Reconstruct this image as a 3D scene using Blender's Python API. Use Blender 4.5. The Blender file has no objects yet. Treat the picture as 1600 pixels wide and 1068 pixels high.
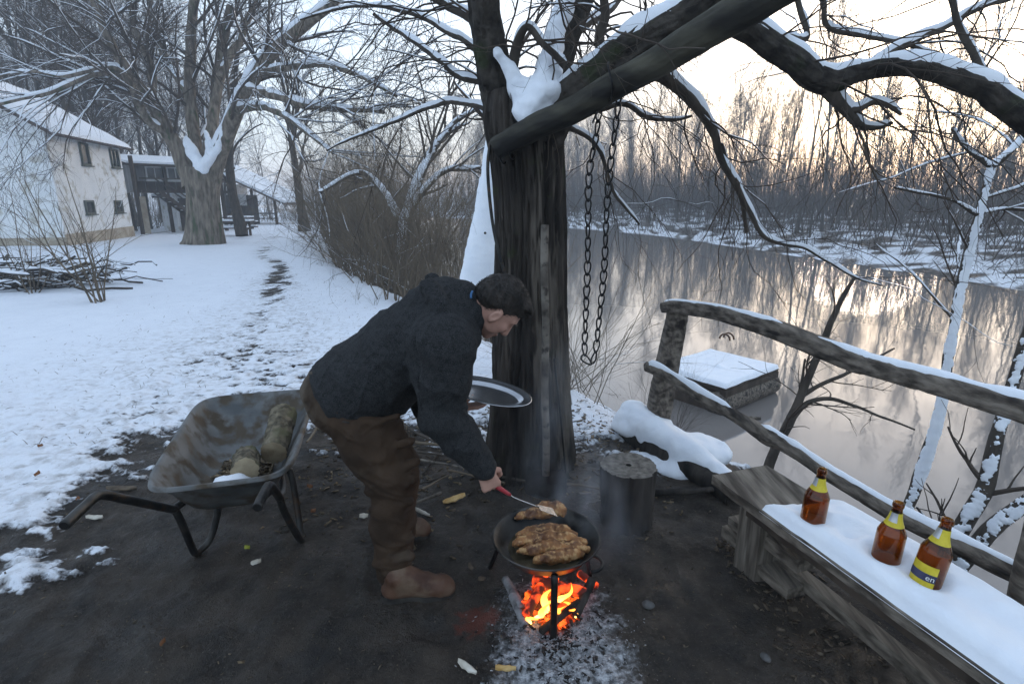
import bpy, math, random
import numpy as np
from mathutils import Vector, Matrix

# ------------------------------------------------------------------ camera, sky, sun, exposure
scene = bpy.context.scene
CAMZ, FPX, PITCH = 1.65, 850.0, math.radians(14.9)
cam_d = bpy.data.cameras.new('camera'); cam = bpy.data.objects.new('camera', cam_d)
scene.collection.objects.link(cam); scene.camera = cam
cam.location = (0, 0, CAMZ); cam.rotation_euler = (math.pi/2 - PITCH, 0, 0)
cam_d.sensor_width = 36; cam_d.lens = FPX/1600*36; cam_d.clip_start = .05; cam_d.clip_end = 2000

SUN_AZ, SUN_EL = math.radians(33), math.radians(4.0)      # azimuth clockwise from +Y: low behind the far wood
world = bpy.data.worlds.new('World'); scene.world = world; world.use_nodes = True
nt = world.node_tree; nt.nodes.clear()
sky = nt.nodes.new('ShaderNodeTexSky'); sky.sky_type = 'NISHITA'; sky.sun_disc = False
sky.sun_elevation = SUN_EL; sky.sun_rotation = SUN_AZ
sky.air_density = 1.0; sky.dust_density = 3.0; sky.ozone_density = 2.0
bw = nt.nodes.new('ShaderNodeRGBToBW'); nt.links.new(sky.outputs[0], bw.inputs[0])
veil = nt.nodes.new('ShaderNodeMix'); veil.data_type = 'RGBA'; veil.blend_type = 'MULTIPLY'; veil.inputs[0].default_value = 1
nt.links.new(bw.outputs[0], veil.inputs[6]); veil.inputs[7].default_value = (1.0, .955, .91, 1)
mixs = nt.nodes.new('ShaderNodeMix'); mixs.data_type = 'RGBA'; mixs.inputs[0].default_value = .43   # thin high overcast
nt.links.new(sky.outputs[0], mixs.inputs[6]); nt.links.new(veil.outputs[2], mixs.inputs[7])
pale = nt.nodes.new('ShaderNodeMix'); pale.data_type = 'RGBA'; pale.inputs[0].default_value = .36
nt.links.new(mixs.outputs[2], pale.inputs[6]); pale.inputs[7].default_value = (2.05, 2.55, 3.3, 1)
bg = nt.nodes.new('ShaderNodeBackground'); bg.inputs[1].default_value = .15
nt.links.new(pale.outputs[2], bg.inputs[0])
wo = nt.nodes.new('ShaderNodeOutputWorld'); nt.links.new(bg.outputs[0], wo.inputs[0])

sd_ = bpy.data.lights.new('sun', 'SUN'); sd_.energy = .35; sd_.angle = math.radians(12); sd_.color = (1, .80, .62)
sun = bpy.data.objects.new('sun', sd_); scene.collection.objects.link(sun); sun.location = (20, 30, 30)
sdir = Vector((math.sin(SUN_AZ)*math.cos(SUN_EL), math.cos(SUN_AZ)*math.cos(SUN_EL), math.sin(SUN_EL)))
sun.rotation_euler = (-sdir).to_track_quat('-Z', 'Y').to_euler()

vs = scene.view_settings
vs.view_transform = 'Standard'; vs.look = 'None'; vs.gamma = 1; vs.use_curve_mapping = False
vs.exposure = 2.2
scene.cycles.max_bounces = 8; scene.cycles.transparent_max_bounces = 16
scene.cycles.volume_bounces = 1
scene.cycles.use_denoising = True

# ------------------------------------------------------------------ helpers
RNG = np.random.default_rng(7)
COL = scene.collection
_cp, _sp = math.cos(PITCH), math.sin(PITCH)
def ray(px, py):
    a, b = px-800.0, 534.0-py
    return np.array([a, FPX*_cp + b*_sp, -FPX*_sp + b*_cp])
def P(px, py, Y):                      # the point seen at a pixel, on the upright plane y = Y
    r = ray(px, py); t = Y/r[1]
    return np.array([r[0]*t, Y, CAMZ + r[2]*t])
def G(px, py, z=0.0):                  # the point seen at a pixel, on the level z
    r = ray(px, py); t = (z-CAMZ)/r[2]
    return np.array([r[0]*t, r[1]*t, z])
def pxm(Y, z=1.0):                     # metres per pixel at a place
    return (Y*_cp + (CAMZ-z)*_sp)/FPX
def nrm(v):
    v = np.asarray(v, float); return v/(np.linalg.norm(v, axis=-1, keepdims=True)+1e-12)

def _hash(i, j, k, s):
    n = (i*374761393 + j*668265263 + k*2147483647 + s*1274126177) & 0xffffffff
    n = ((n ^ (n >> 13))*1274126177) & 0xffffffff
    n = ((n ^ (n >> 16))*2246822519) & 0xffffffff
    return ((n ^ (n >> 15)) & 0xffffff)/float(0xffffff)
def vnoise(p, seed=0):                 # value noise, -1..1
    p = np.asarray(p, float); i = np.floor(p).astype(np.int64); f = p-i; f = f*f*(3-2*f)
    r = 0
    for a in (0, 1):
        wa = f[:, 0] if a else 1-f[:, 0]
        for b in (0, 1):
            wb = f[:, 1] if b else 1-f[:, 1]
            for c in (0, 1):
                wc = f[:, 2] if c else 1-f[:, 2]
                r = r + wa*wb*wc*_hash(i[:, 0]+a, i[:, 1]+b, i[:, 2]+c, seed)
    return r*2-1
def fbm(p, sc=1.0, oct=4, seed=0, gain=.5):
    p = np.asarray(p, float)*sc; a = 1.0; t = 0; tot = 0
    for o in range(oct):
        t = t + a*vnoise(p + 17.3*o, seed+o); tot += a; a *= gain; p = p*2.03
    return t/tot
def sstep(a, b, x):
    t = np.clip((x-a)/(b-a), 0, 1); return t*t*(3-2*t)

class MB:                              # collects vertices and faces of ONE mesh
    def __init__(s): s.v = []; s.q = []; s.t = []; s.n = 0; s.m = []
    def add(s, v, q=None, t=None):
        v = np.asarray(v, float).reshape(-1, 3)
        if q is not None and len(q): s.q.append(np.asarray(q, np.int64).reshape(-1, 4)+s.n)
        if t is not None and len(t): s.t.append(np.asarray(t, np.int64).reshape(-1, 3)+s.n)
        s.v.append(v); s.n += len(v); return s
    def tubes(s, pts, rad, k=5, cap=False, squash=None, rot=0.0):   # pts (m,n,3), rad (m,n)
        pts = np.asarray(pts, float); rad = np.asarray(rad, float)
        if pts.ndim == 2: pts = pts[None]; rad = np.broadcast_to(rad, pts.shape[1])[None]
        m, n, _ = pts.shape
        if m == 0: return s
        T = nrm(np.gradient(pts, axis=1)); mean = np.abs(T.mean(axis=1))
        ref = np.eye(3)[np.argmin(mean, axis=1)][:, None, :]
        A = nrm(np.cross(T, np.broadcast_to(ref, T.shape))); B = np.cross(T, A)
        if squash is not None:          # flatten: keep B level and A up (for laid snow)
            z = np.array([0, 0, 1.0]); B = nrm(np.cross(T, np.broadcast_to(z, T.shape))); A = np.cross(B, T)
        th = np.arange(k)*2*np.pi/k + rot
        ca, sa = np.cos(th), np.sin(th)
        if squash is not None: ca = np.where(ca > 0, ca*squash[0], ca*squash[1])
        V = pts[:, :, None, :] + rad[:, :, None, None]*(A[:, :, None, :]*ca[None, None, :, None] + B[:, :, None, :]*sa[None, None, :, None])
        base = (np.arange(m)*n*k)[:, None, None]
        r_ = np.arange(n-1)[None, :, None]*k; c = np.arange(k)[None, None, :]; c2 = (c+1) % k
        q = np.stack([base+r_+c, base+r_+c2, base+r_+k+c2, base+r_+k+c], -1).reshape(-1, 4)
        off = s.n; s.add(V, q)
        if cap:
            cen = np.concatenate([pts[:, 0], pts[:, -1]]); cb = s.n; s.add(cen)
            tt = []
            for i in range(m):
                for j in range(k):
                    a = off+i*n*k+j; b = off+i*n*k+(j+1) % k; tt.append((cb+i, b, a))
                    a += (n-1)*k; b += (n-1)*k; tt.append((cb+m+i, a, b))
            s.t.append(np.array(tt))
        return s
    def tube(s, pts, rad, k=8, cap=True, **kw):
        pts = np.asarray(pts, float); return s.tubes(pts[None], np.broadcast_to(np.asarray(rad, float), (len(pts),))[None], k, cap, **kw)
    def box(s, c, size, R=None, taper=None):
        h = np.asarray(size, float)/2
        v = np.array([(x, y, z) for x in (-1, 1) for y in (-1, 1) for z in (-1, 1)], float)*h
        if R is not None: v = v @ np.asarray(R, float).T
        return s.add(v+np.asarray(c, float), [(0, 1, 3, 2), (4, 6, 7, 5), (0, 4, 5, 1), (2, 3, 7, 6), (0, 2, 6, 4), (1, 5, 7, 3)])
    def bar(s, a, b, w, h, up=(0, 0, 1)):       # box beam from a to b
        a = np.asarray(a, float); b = np.asarray(b, float); d = b-a; L = np.linalg.norm(d); x = d/L
        y = nrm(np.cross(up, x)); z = np.cross(x, y)
        return s.box((a+b)/2, (L, w, h), np.stack([x, y, z], 1))
    def lathe(s, prof, k=24, c=(0, 0, 0), R=None):
        prof = np.asarray(prof, float); th = np.arange(k)*2*np.pi/k
        v = np.stack([prof[:, 0][:, None]*np.cos(th), prof[:, 0][:, None]*np.sin(th), np.broadcast_to(prof[:, 1][:, None], (len(prof), k))], -1).reshape(-1, 3)
        if R is not None: v = v @ np.asarray(R, float).T
        n = len(prof); r_ = np.arange(n-1)[:, None]*k; cc = np.arange(k)[None]; c2 = (cc+1) % k
        q = np.stack([r_+cc, r_+c2, r_+k+c2, r_+k+cc], -1).reshape(-1, 4)
        return s.add(v+np.asarray(c, float), q)
    def grid(s, V):                              # V (a,b,3)
        a, b, _ = V.shape; i = np.arange(a-1)[:, None]*b; j = np.arange(b-1)[None]
        return s.add(V, np.stack([i+j, i+j+1, i+b+j+1, i+b+j], -1).reshape(-1, 4))
    def poly(s, V):                              # convex polygon as a fan
        n = len(V); return s.add(V, None, [(0, i, i+1) for i in range(1, n-1)])
    def mesh(s, name, smooth=True, off=(0, 0, 0)):
        V = np.concatenate(s.v) - np.asarray(off, float)
        q = np.concatenate(s.q) if s.q else np.zeros((0, 4), np.int64); t = np.concatenate(s.t) if s.t else np.zeros((0, 3), np.int64)
        me = bpy.data.meshes.new(name); me.vertices.add(len(V)); me.vertices.foreach_set('co', V.astype(np.float32).ravel())
        me.loops.add(len(q)*4+len(t)*3); me.loops.foreach_set('vertex_index', np.concatenate([q.ravel(), t.ravel()]).astype(np.int32))
        me.polygons.add(len(q)+len(t))
        me.polygons.foreach_set('loop_start', np.concatenate([np.arange(len(q))*4, len(q)*4+np.arange(len(t))*3]).astype(np.int32))
        me.update(calc_edges=True); me.validate()
        me.polygons.foreach_set('use_smooth', np.full(len(me.polygons), smooth)); return me

ROOT = {}
def wloc(o):
    return np.array(ROOT[o.name]) if o.name in ROOT else np.zeros(3)
def obj(name, mb, mat, parent=None, smooth=True, base=None, label=None, cat=None, group=None, kind=None):
    """links ONE mesh object; a part keeps its thing's base as origin"""
    off = wloc(parent) if parent is not None else (np.zeros(3) if base is None else np.asarray(base, float))
    me = mb.mesh(name, smooth, off) if isinstance(mb, MB) else mb
    o = bpy.data.objects.new(name, me); COL.objects.link(o)
    if mat is not None and not me.materials: me.materials.append(mat)
    if parent is not None: o.parent = parent; ROOT[o.name] = tuple(off)
    else: o.location = off; ROOT[o.name] = tuple(off)
    return tag(o, label, cat, group, kind)
def tag(o, label=None, cat=None, group=None, kind=None):
    for k, v in (('label', label), ('category', cat), ('group', group), ('kind', kind)):
        if v: o[k] = v
    return o
def thing(name, label, cat, base=(0, 0, 0), group=None):
    o = bpy.data.objects.new(name, None); COL.objects.link(o); o.location = [float(x) for x in base]; o.empty_display_size = .2
    ROOT[o.name] = tuple(float(x) for x in base); return tag(o, label, cat, group)
def copy_tree(o, parent=None):
    c = o.copy(); COL.objects.link(c); c.parent = parent
    for ch in list(o.children): copy_tree(ch, c)
    return c
def spline(pts, n):                             # Catmull-Rom through the given rows
    p = np.asarray(pts, float); p = np.vstack([2*p[0]-p[1], p, 2*p[-1]-p[-2]])
    t = np.linspace(0, len(p)-3-1e-9, n); i = t.astype(int); f = (t-i)[:, None]
    a, b, c, d = p[i], p[i+1], p[i+2], p[i+3]
    return .5*(2*b + (c-a)*f + (2*a-5*b+4*c-d)*f**2 + (3*b-a-3*c+d)*f**3)
def rotz(a): c, s = math.cos(a), math.sin(a); return np.array([[c, -s, 0], [s, c, 0], [0, 0, 1.0]])
def frame(x, up=(0, 0, 1)):
    x = nrm(x); y = nrm(np.cross(up, x)); return np.stack([x, y, np.cross(x, y)], 1)

# --- signed-distance modelling: smooth unions of tapered capsules and ellipsoids, meshed as one surface
class SDF:
    def __init__(s, lo, hi, h):
        s.lo = np.asarray(lo, float); s.h = h; s.n = np.ceil((np.asarray(hi, float)-s.lo)/h).astype(int)+1
        s.f = np.full(s.n, .2, np.float32)
    def _sub(s, lo, hi):
        a = np.clip(np.floor((lo-s.lo)/s.h).astype(int), 0, s.n-1); b = np.clip(np.ceil((hi-s.lo)/s.h).astype(int)+1, 1, s.n)
        sl = tuple(slice(x, y) for x, y in zip(a, b))
        g = [s.lo[i]+s.h*np.arange(a[i], b[i]) for i in range(3)]
        return sl, g[0][:, None, None], g[1][None, :, None], g[2][None, None, :]
    def _put(s, sl, d, k, op):
        a = s.f[sl]
        if op == '+':
            h = np.clip(.5+.5*(a-d)/k, 0, 1); s.f[sl] = a*(1-h)+d*h-k*h*(1-h)
        else:
            d = -d; h = np.clip(.5-.5*(a-d)/k, 0, 1); s.f[sl] = a*(1-h)+d*h+k*h*(1-h)
    def cap(s, a, b, ra, rb, k=.02, sy=1.0, op='+'):    # sy > 1 widens across y
        a = np.asarray(a, float); b = np.asarray(b, float); R = max(ra, rb)*max(1, sy)+3*k+.02
        sl, X, Y, Z = s._sub(np.minimum(a, b)-R, np.maximum(a, b)+R)
        ab = b-a; ab2 = ab.copy(); ab2[1] /= sy; L2 = (ab2**2).sum()+1e-12
        px, py, pz = X-a[0], (Y-a[1])/sy, Z-a[2]
        t = np.clip((px*ab2[0]+py*ab2[1]+pz*ab2[2])/L2, 0, 1)
        d = np.sqrt((px-t*ab2[0])**2+(py-t*ab2[1])**2+(pz-t*ab2[2])**2) - (ra+(rb-ra)*t)
        s._put(sl, d, k, op); return s
    def chain(s, pts, rad, k=.02, sy=1.0):
        for i in range(len(pts)-1): s.cap(pts[i], pts[i+1], rad[i], rad[i+1], k, sy)
        return s
    def ell(s, c, r, R=None, k=.02, op='+'):
        c = np.asarray(c, float); r = np.asarray(r, float); m = r.max()+3*k+.02
        sl, X, Y, Z = s._sub(c-m, c+m); q = [X-c[0], Y-c[1], Z-c[2]]
        if R is not None: q = [q[0]*R[0, i]+q[1]*R[1, i]+q[2]*R[2, i] for i in range(3)]
        k0 = np.sqrt(sum((q[i]/r[i])**2 for i in range(3))); k1 = np.sqrt(sum((q[i]/r[i]**2)**2 for i in range(3)))+1e-9
        s._put(sl, k0*(k0-1)/k1, k, op); return s
    def disp(s, fn, band=.05):
        m = np.abs(s.f) < band; idx = np.argwhere(m); s.f[m] += fn(s.lo+idx*s.h).astype(np.float32); return s
    def mesh(s, relax=0):                                # surface nets
        f = s.f; ins = f < 0; n0, n1, n2 = f.shape
        c = np.zeros((n0-1, n1-1, n2-1), np.int8)
        for i in (0, 1):
            for j in (0, 1):
                for k in (0, 1): c += ins[i:n0-1+i, j:n1-1+j, k:n2-1+k]
        act = (c > 0) & (c < 8); ix = np.argwhere(act); idm = np.full(act.shape, -1, np.int64); idm[act] = np.arange(len(ix))
        acc = np.zeros((len(ix), 3)); cnt = np.zeros(len(ix))
        cor = [(i, j, k) for i in (0, 1) for j in (0, 1) for k in (0, 1)]
        for a in cor:
            for ax in range(3):
                if a[ax]: continue
                b = list(a); b[ax] = 1
                fa = f[ix[:, 0]+a[0], ix[:, 1]+a[1], ix[:, 2]+a[2]]; fb = f[ix[:, 0]+b[0], ix[:, 1]+b[1], ix[:, 2]+b[2]]
                m = (fa < 0) != (fb < 0); t = np.where(m, fa/np.where(m, fa-fb, 1), 0)
                p = np.tile(np.array(a, float), (len(ix), 1)); p[:, ax] = t
                acc[m] += p[m]; cnt[m] += 1
        V = s.lo+(ix+acc/cnt[:, None])*s.h; Q = []
        for ax in range(3):
            u, w = (ax+1) % 3, (ax+2) % 3
            sa = [slice(None)]*3; sb = [slice(None)]*3; sa[ax] = slice(0, -1); sb[ax] = slice(1, None)
            A = ins[tuple(sa)]; B = ins[tuple(sb)]; e = np.argwhere(A != B)
            e = e[(e[:, u] > 0) & (e[:, w] > 0) & (e[:, u] < f.shape[u]-1) & (e[:, w] < f.shape[w]-1)]
            q = []
            for du, dw in ((1, 1), (0, 1), (0, 0), (1, 0)):
                g = e.copy(); g[:, u] -= du; g[:, w] -= dw; q.append(idm[g[:, 0], g[:, 1], g[:, 2]])
            q = np.stack(q, 1); fl = ~A[e[:, 0], e[:, 1], e[:, 2]]; q[fl] = q[fl][:, ::-1]; Q.append(q)
        return MB().add(V, np.concatenate(Q))

# --- branching: every level grown at once
def grow(par, prad, k, L, ang, n=6, rr=.5, rmin=.002, wander=.25, grav=0.0, tmin=.25, tmax=1.0, Lvar=.5, taper=.35, rng=None, keep=None, lenpar=False, rmax=9.):
    rng = rng or RNG; m, n0, _ = par.shape; idx = np.repeat(np.arange(m), k)
    if keep is not None: idx = idx[rng.random(len(idx)) < keep]
    N = len(idx); t = rng.uniform(tmin, tmax, N); f = np.minimum(t*(n0-1), n0-1.001); i = f.astype(int); fr = (f-i)[:, None]
    p = par[idx, i]*(1-fr)+par[idx, i+1]*fr; d = nrm(par[idx, i+1]-par[idx, i]); r0 = prad[idx, i]*(1-fr[:, 0])+prad[idx, i+1]*fr[:, 0]
    perp = nrm(np.cross(d, rng.normal(size=(N, 3)))); a = rng.uniform(ang[0], ang[1], N)[:, None]
    d = np.cos(a)*d+np.sin(a)*perp; Ls = L*rng.uniform(1-Lvar, 1+Lvar*.6, N)
    if lenpar: Ls = Ls*(np.linalg.norm(np.diff(par, axis=1), axis=2).sum(1)[idx])
    pts = np.empty((N, n, 3)); pts[:, 0] = p; st = (Ls/(n-1))[:, None]
    for j in range(1, n):
        d = nrm(d+wander*rng.normal(size=(N, 3))*.6+np.array([0, 0, grav])); p = p+d*st; pts[:, j] = p
    rad = np.clip(np.minimum(r0*rr, r0*.9), rmin, rmax)[:, None]*np.linspace(1, taper, n)[None]
    return pts, rad
def snow_on(mb, pts, rad, k=6, add=.003, mul=.8, cut=.3, rng=None, keep=1.0, lift=.62):
    rng = rng or RNG; m, n, _ = pts.shape
    if m == 0: return
    T = nrm(np.gradient(pts, axis=1)); hz = np.sqrt(np.clip(1-T[..., 2]**2, 0, 1))
    w = np.clip((hz-cut)/.3, 0, 1); w[:, 0] *= .5; w[:, -1] *= .25
    gate = np.where(rng.random((m, n)) < .12, .25, 1.0)*(rng.random(m) < keep)[:, None]
    sr = (rad*mul+add)*w*gate*rng.uniform(.8, 1.15, (m, n)); ok = sr.max(1) > .0012
    c = pts+np.array([0, 0, 1.0])*(rad*lift+sr*.35)[..., None]
    mb.tubes(c[ok], sr[ok], k, squash=(1.0, .8))

# ------------------------------------------------------------------ materials
def nodes(m): return m.node_tree.nodes, m.node_tree.links
MATS = {}
def mat(name, c1, c2=None, scale=6, rough=.8, bump=0, bscale=None, bdist=.01, stretch=(1, 1, 1), metal=0, spec=.3, detail=6, lo=.35, hi=.65, c3=None, c3scale=30, c3amt=.3, coord='Object', rough2=None):
    m = bpy.data.materials.new(name); m.use_nodes = True; N, L = nodes(m); b = N['Principled BSDF']
    b.inputs['Roughness'].default_value = rough; b.inputs['Metallic'].default_value = metal; b.inputs['Specular IOR Level'].default_value = spec
    tc = N.new('ShaderNodeTexCoord'); mp = N.new('ShaderNodeMapping'); mp.inputs['Scale'].default_value = stretch; L.new(tc.outputs[coord], mp.inputs[0])
    n1 = N.new('ShaderNodeTexNoise'); n1.inputs['Scale'].default_value = scale; n1.inputs['Detail'].default_value = detail; L.new(mp.outputs[0], n1.inputs[0])
    cr = N.new('ShaderNodeValToRGB'); cr.color_ramp.elements[0].position = lo; cr.color_ramp.elements[1].position = hi
    cr.color_ramp.elements[0].color = (*c1, 1); cr.color_ramp.elements[1].color = (*(c2 or c1), 1); L.new(n1.outputs[0], cr.inputs[0])
    out = cr.outputs[0]
    if c3:
        n3 = N.new('ShaderNodeTexNoise'); n3.inputs['Scale'].default_value = c3scale; n3.inputs['Detail'].default_value = 4; L.new(mp.outputs[0], n3.inputs[0])
        r3 = N.new('ShaderNodeMapRange'); r3.inputs[1].default_value = .62-c3amt*.3; r3.inputs[2].default_value = .72-c3amt*.2; L.new(n3.outputs[0], r3.inputs[0])
        mx = N.new('ShaderNodeMix'); mx.data_type = 'RGBA'; L.new(r3.outputs[0], mx.inputs[0]); L.new(out, mx.inputs[6]); mx.inputs[7].default_value = (*c3, 1); out = mx.outputs[2]
    L.new(out, b.inputs['Base Color'])
    if rough2 is not None:
        mr = N.new('ShaderNodeMapRange'); mr.inputs[1].default_value = .35; mr.inputs[2].default_value = .65; mr.inputs[3].default_value = rough; mr.inputs[4].default_value = rough2
        L.new(n1.outputs[0], mr.inputs[0]); L.new(mr.outputs[0], b.inputs['Roughness'])
    if bump:
        n2 = N.new('ShaderNodeTexNoise'); n2.inputs['Scale'].default_value = bscale or scale*3; n2.inputs['Detail'].default_value = 5; L.new(mp.outputs[0], n2.inputs[0])
        bp = N.new('ShaderNodeBump'); bp.inputs['Strength'].default_value = bump; bp.inputs['Distance'].default_value = bdist; L.new(n2.outputs[0], bp.inputs['Height']); L.new(bp.outputs[0], b.inputs['Normal'])
    MATS[name] = m; return m
def emat(name, col, strength, col2=None, scale=20, lo=.45, hi=.65, base=(.02, .015, .012)):
    m = bpy.data.materials.new(name); m.use_nodes = True; N, L = nodes(m); b = N['Principled BSDF']
    b.inputs['Base Color'].default_value = (*base, 1); b.inputs['Roughness'].default_value = .9
    n1 = N.new('ShaderNodeTexNoise'); n1.inputs['Scale'].default_value = scale; n1.inputs['Detail'].default_value = 5
    tc = N.new('ShaderNodeTexCoord'); L.new(tc.outputs['Object'], n1.inputs[0])
    cr = N.new('ShaderNodeValToRGB'); cr.color_ramp.elements[0].position = lo; cr.color_ramp.elements[1].position = hi
    cr.color_ramp.elements[0].color = (*(col2 or (0, 0, 0)), 1); cr.color_ramp.elements[1].color = (*col, 1)
    L.new(n1.outputs[0], cr.inputs[0]); L.new(cr.outputs[0], b.inputs['Emission Color']); b.inputs['Emission Strength'].default_value = strength
    MATS[name] = m; return m
SNOW = mat('snow', (.80, .83, .88), (.86, .88, .91), 9, .65, .35, 60, .006, spec=.2)
BARK = mat('bark', (.08, .064, .048), (.24, .20, .155), 9, .92, .8, 26, .015, stretch=(1, 1, .22), c3=(.05, .065, .03), c3scale=4, c3amt=.12)
BARKD = mat('bark_dark', (.04, .033, .027), (.085, .07, .056), 12, .92, .7, 40, .01, stretch=(1, 1, .35))
TWIG = mat('twig', (.05, .038, .030), (.09, .07, .055), 3, .9)
TWIGB = mat('twig_brown', (.09, .07, .05), (.19, .15, .105), 3, .9)
WOOD = mat('weathered_wood', (.07, .058, .047), (.20, .175, .145), 7, .85, .6, 20, .006, stretch=(1, 1, 1), c3=(.04, .033, .027), c3scale=22)
# ------------------------------------------------------------------ ground, river, air
WATER = -1.6
UX, NX = np.array([-.48, .877]), np.array([.877, .48])        # along the river, across it
def sx(x, y):                               # distance across the river, which bends to the right upstream
    return NX[0]*x+NX[1]*y-.30*np.clip(np.asarray(y, float)-20, 0, 30)
def H0(x, y):
    """terrain without the snow layer"""
    x = np.asarray(x, float); y = np.asarray(y, float); q = np.stack([x, y, 0*x], -1).reshape(-1, 3)
    s = sx(x, y) + (.22*fbm(q, .9, 3, 5)+.12*fbm(q, 3.1, 2, 9)).reshape(x.shape)
    base = -.013*np.maximum(0, np.minimum(y, 60)-3) + (.05*fbm(q, .35, 3, 2)).reshape(x.shape)*np.clip((np.hypot(x, y)-3)/6, 0, 1)
    drop = np.interp(s, [2.45, 2.8, 3.4, 4.3, 5.2, 7, 9, 21, 23.5, 26, 29, 45, 60, 120, 300],
                     [0, -.10, -.45, -1.1, -1.68, -2.3, -2.8, -2.8, -2.3, -1.58, -1.25, -.5, 0, 1.0, 3.0])
    rough = (.10*fbm(q, 1.4, 4, 31)).reshape(x.shape)*np.clip((s-2.7)/1.2, 0, 1)
    far = (.35*fbm(q, .12, 3, 77)).reshape(x.shape)*np.clip((s-26)/6, 0, 1)
    return np.where(s < 15, np.minimum(base, base*np.clip((5-s)/3, 0, 1)+drop), drop)+rough+far
PATHPX = [(432, 352), (428, 362), (416, 384), (408, 398), (438, 414), (432, 438), (424, 462), (402, 520), (396, 560), (420, 610)]
PATH = np.array([G(a, b, -.013*max(0, 1.65/math.tan(max(.02, math.atan((b-308)/850)))-3))[:2] for a, b in PATHPX])
PATH = spline(PATH, 80)
def masks(x, y, fine=True):
    q = np.stack([x, y, 0*x], -1)
    n1 = fbm(q, 2.3, 5, 11, .6); n2 = fbm(q*np.array([1, 1.7, 1]), 7.5, 4, 21, .6); n3 = fbm(q, .8, 3, 41)
    s = sx(x, y)
    # trodden mud round the fire: inside < 0
    sd = np.maximum(np.maximum(-2.35-x-.45*np.clip(2.2-y, 0, 2), y-3.55-.10*x), -50)
    sd = np.where(x > .35, np.maximum(sd, (y-3.3)*.9), sd)
    snow = np.clip(sd*.72+.47+.62*n1+.55*n2, 0, 1)
    # worn zone up to the path: broken, dirty snow
    d = np.full(x.shape, 9.0)
    near = y > 2
    for i in range(0, len(PATH), 1): d = np.minimum(d, np.hypot(x-PATH[i, 0], y-PATH[i, 1]))
    worn = np.clip(1-d/np.interp(y, [3, 6, 9, 14, 60], [3.0, 2.1, .8, .34, .30]), 0, 1)
    wk = np.interp(y, [3, 5, 8, 10, 12, 60], [.80, .80, .75, 1.0, 1.6, 1.6])
    n4 = fbm(q*np.array([1, 2.2, 1]), 13, 3, 29, .6); snow = snow-worn**.8*wk*(.52+.55*n2+.3*n1+.35*n4)
    snow = np.where((s > 2.2) & (s < 15), snow-np.clip((s-2.35)/1.5, 0, 1)*(.45-.75*n1-.5*n2), snow)   # bank
    snow = np.where(s >= 15, .53+.35*n1+.95*n2-.25*np.clip((s-40)/20, 0, 1), snow)
    ax, ay = .19, 1.66                                       # ash heap under and in front of the fire
    ash = np.clip(1.15-np.hypot((x-ax)/.32, (y-ay)/.44)+.35*n2+.2*n1, 0, 1)
    wet = np.clip(.5+1.1*n3+.5*n1, 0, 1)
    return np.clip(snow, 0, 1), ash, wet, n2
def axis(lo, dlo, dhi, hi, st, g):
    a = list(np.arange(dlo, dhi, st)); x, d = a[-1], st
    while x < hi: d *= g; x += d; a.append(x)
    x, d, b = dlo, st, []
    while x > lo: d *= g; x -= d; b.append(x)
    return np.array(b[::-1]+a)
gx = axis(-320, -3.3, 2.3, 320, .0165, 1.05); gy = axis(-60, .95, 4.9, 420, .0165, 1.035)
XX, YY = np.meshgrid(gx, gy); xf, yf = XX.ravel(), YY.ravel()
sn, ash, wet, nz = masks(xf, yf)
q3 = np.stack([xf, yf, 0*xf], -1); zf = H0(xf, yf)
nearw = np.clip(1-np.hypot(xf, yf-2)/12, 0, 1)
snc = sstep(.42, .60, sn)
zf = zf + snc*(.028+.016*fbm(q3, 5, 3, 51)) + (1-snc)*(.020*fbm(q3, 4.2, 4, 61)-.022*sstep(.22, .5, fbm(q3*np.array([1, .7, 1]), 5.5, 2, 66))+.014*fbm(q3, 14, 3, 71)+.006*fbm(q3, 40, 2, 75))*nearw
foot = fbm(q3*np.array([1, .8, 1]), 3.2, 2, 81); foot2 = fbm(q3*np.array([1.1, .7, 1]), 6.5, 2, 86); zf = zf - (.03*sstep(.25, .5, foot)+.018*sstep(.2, .5, foot2))*nearw*snc      # foot dents in the snow
zf = zf + .022*ash*(1+.8*fbm(q3, 30, 3, 91))
gm = MB(); gm.grid(np.stack([xf, yf, zf], -1).reshape(len(gy), len(gx), 3))
def Hs(x, y):                                                # the finished ground height at a spot
    i = np.clip(np.searchsorted(gx, x)-1, 0, len(gx)-2); j = np.clip(np.searchsorted(gy, y)-1, 0, len(gy)-2)
    Z = zf.reshape(len(gy), len(gx)); u = (x-gx[i])/(gx[i+1]-gx[i]); v = (y-gy[j])/(gy[j+1]-gy[j])
    return Z[j, i]*(1-u)*(1-v)+Z[j, i+1]*u*(1-v)+Z[j+1, i]*(1-u)*v+Z[j+1, i+1]*u*v
def on(x, y, dz=0): return np.array([x, y, float(Hs(x, y))+dz])

gmat = bpy.data.materials.new('ground'); gmat.use_nodes = True; N, L = nodes(gmat); b = N['Principled BSDF']
def attr(n): a = N.new('ShaderNodeAttribute'); a.attribute_name = n; return a.outputs['Fac']
def nn(sc, det=6, st=(1, 1, 1)):
    tc = N.new('ShaderNodeTexCoord'); mp = N.new('ShaderNodeMapping'); mp.inputs['Scale'].default_value = st; L.new(tc.outputs['Object'], mp.inputs[0])
    n = N.new('ShaderNodeTexNoise'); n.inputs['Scale'].default_value = sc; n.inputs['Detail'].default_value = det; n.inputs['Roughness'].default_value = .62; L.new(mp.outputs[0], n.inputs[0]); return n.outputs[0]
def mth(op, a, b_=None):
    m = N.new('ShaderNodeMath'); m.operation = op
    for i, v in enumerate((a, b_)):
        if v is None: continue
        if isinstance(v, (int, float)): m.inputs[i].default_value = v
        else: L.new(v, m.inputs[i])
    return m.outputs[0]
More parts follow.
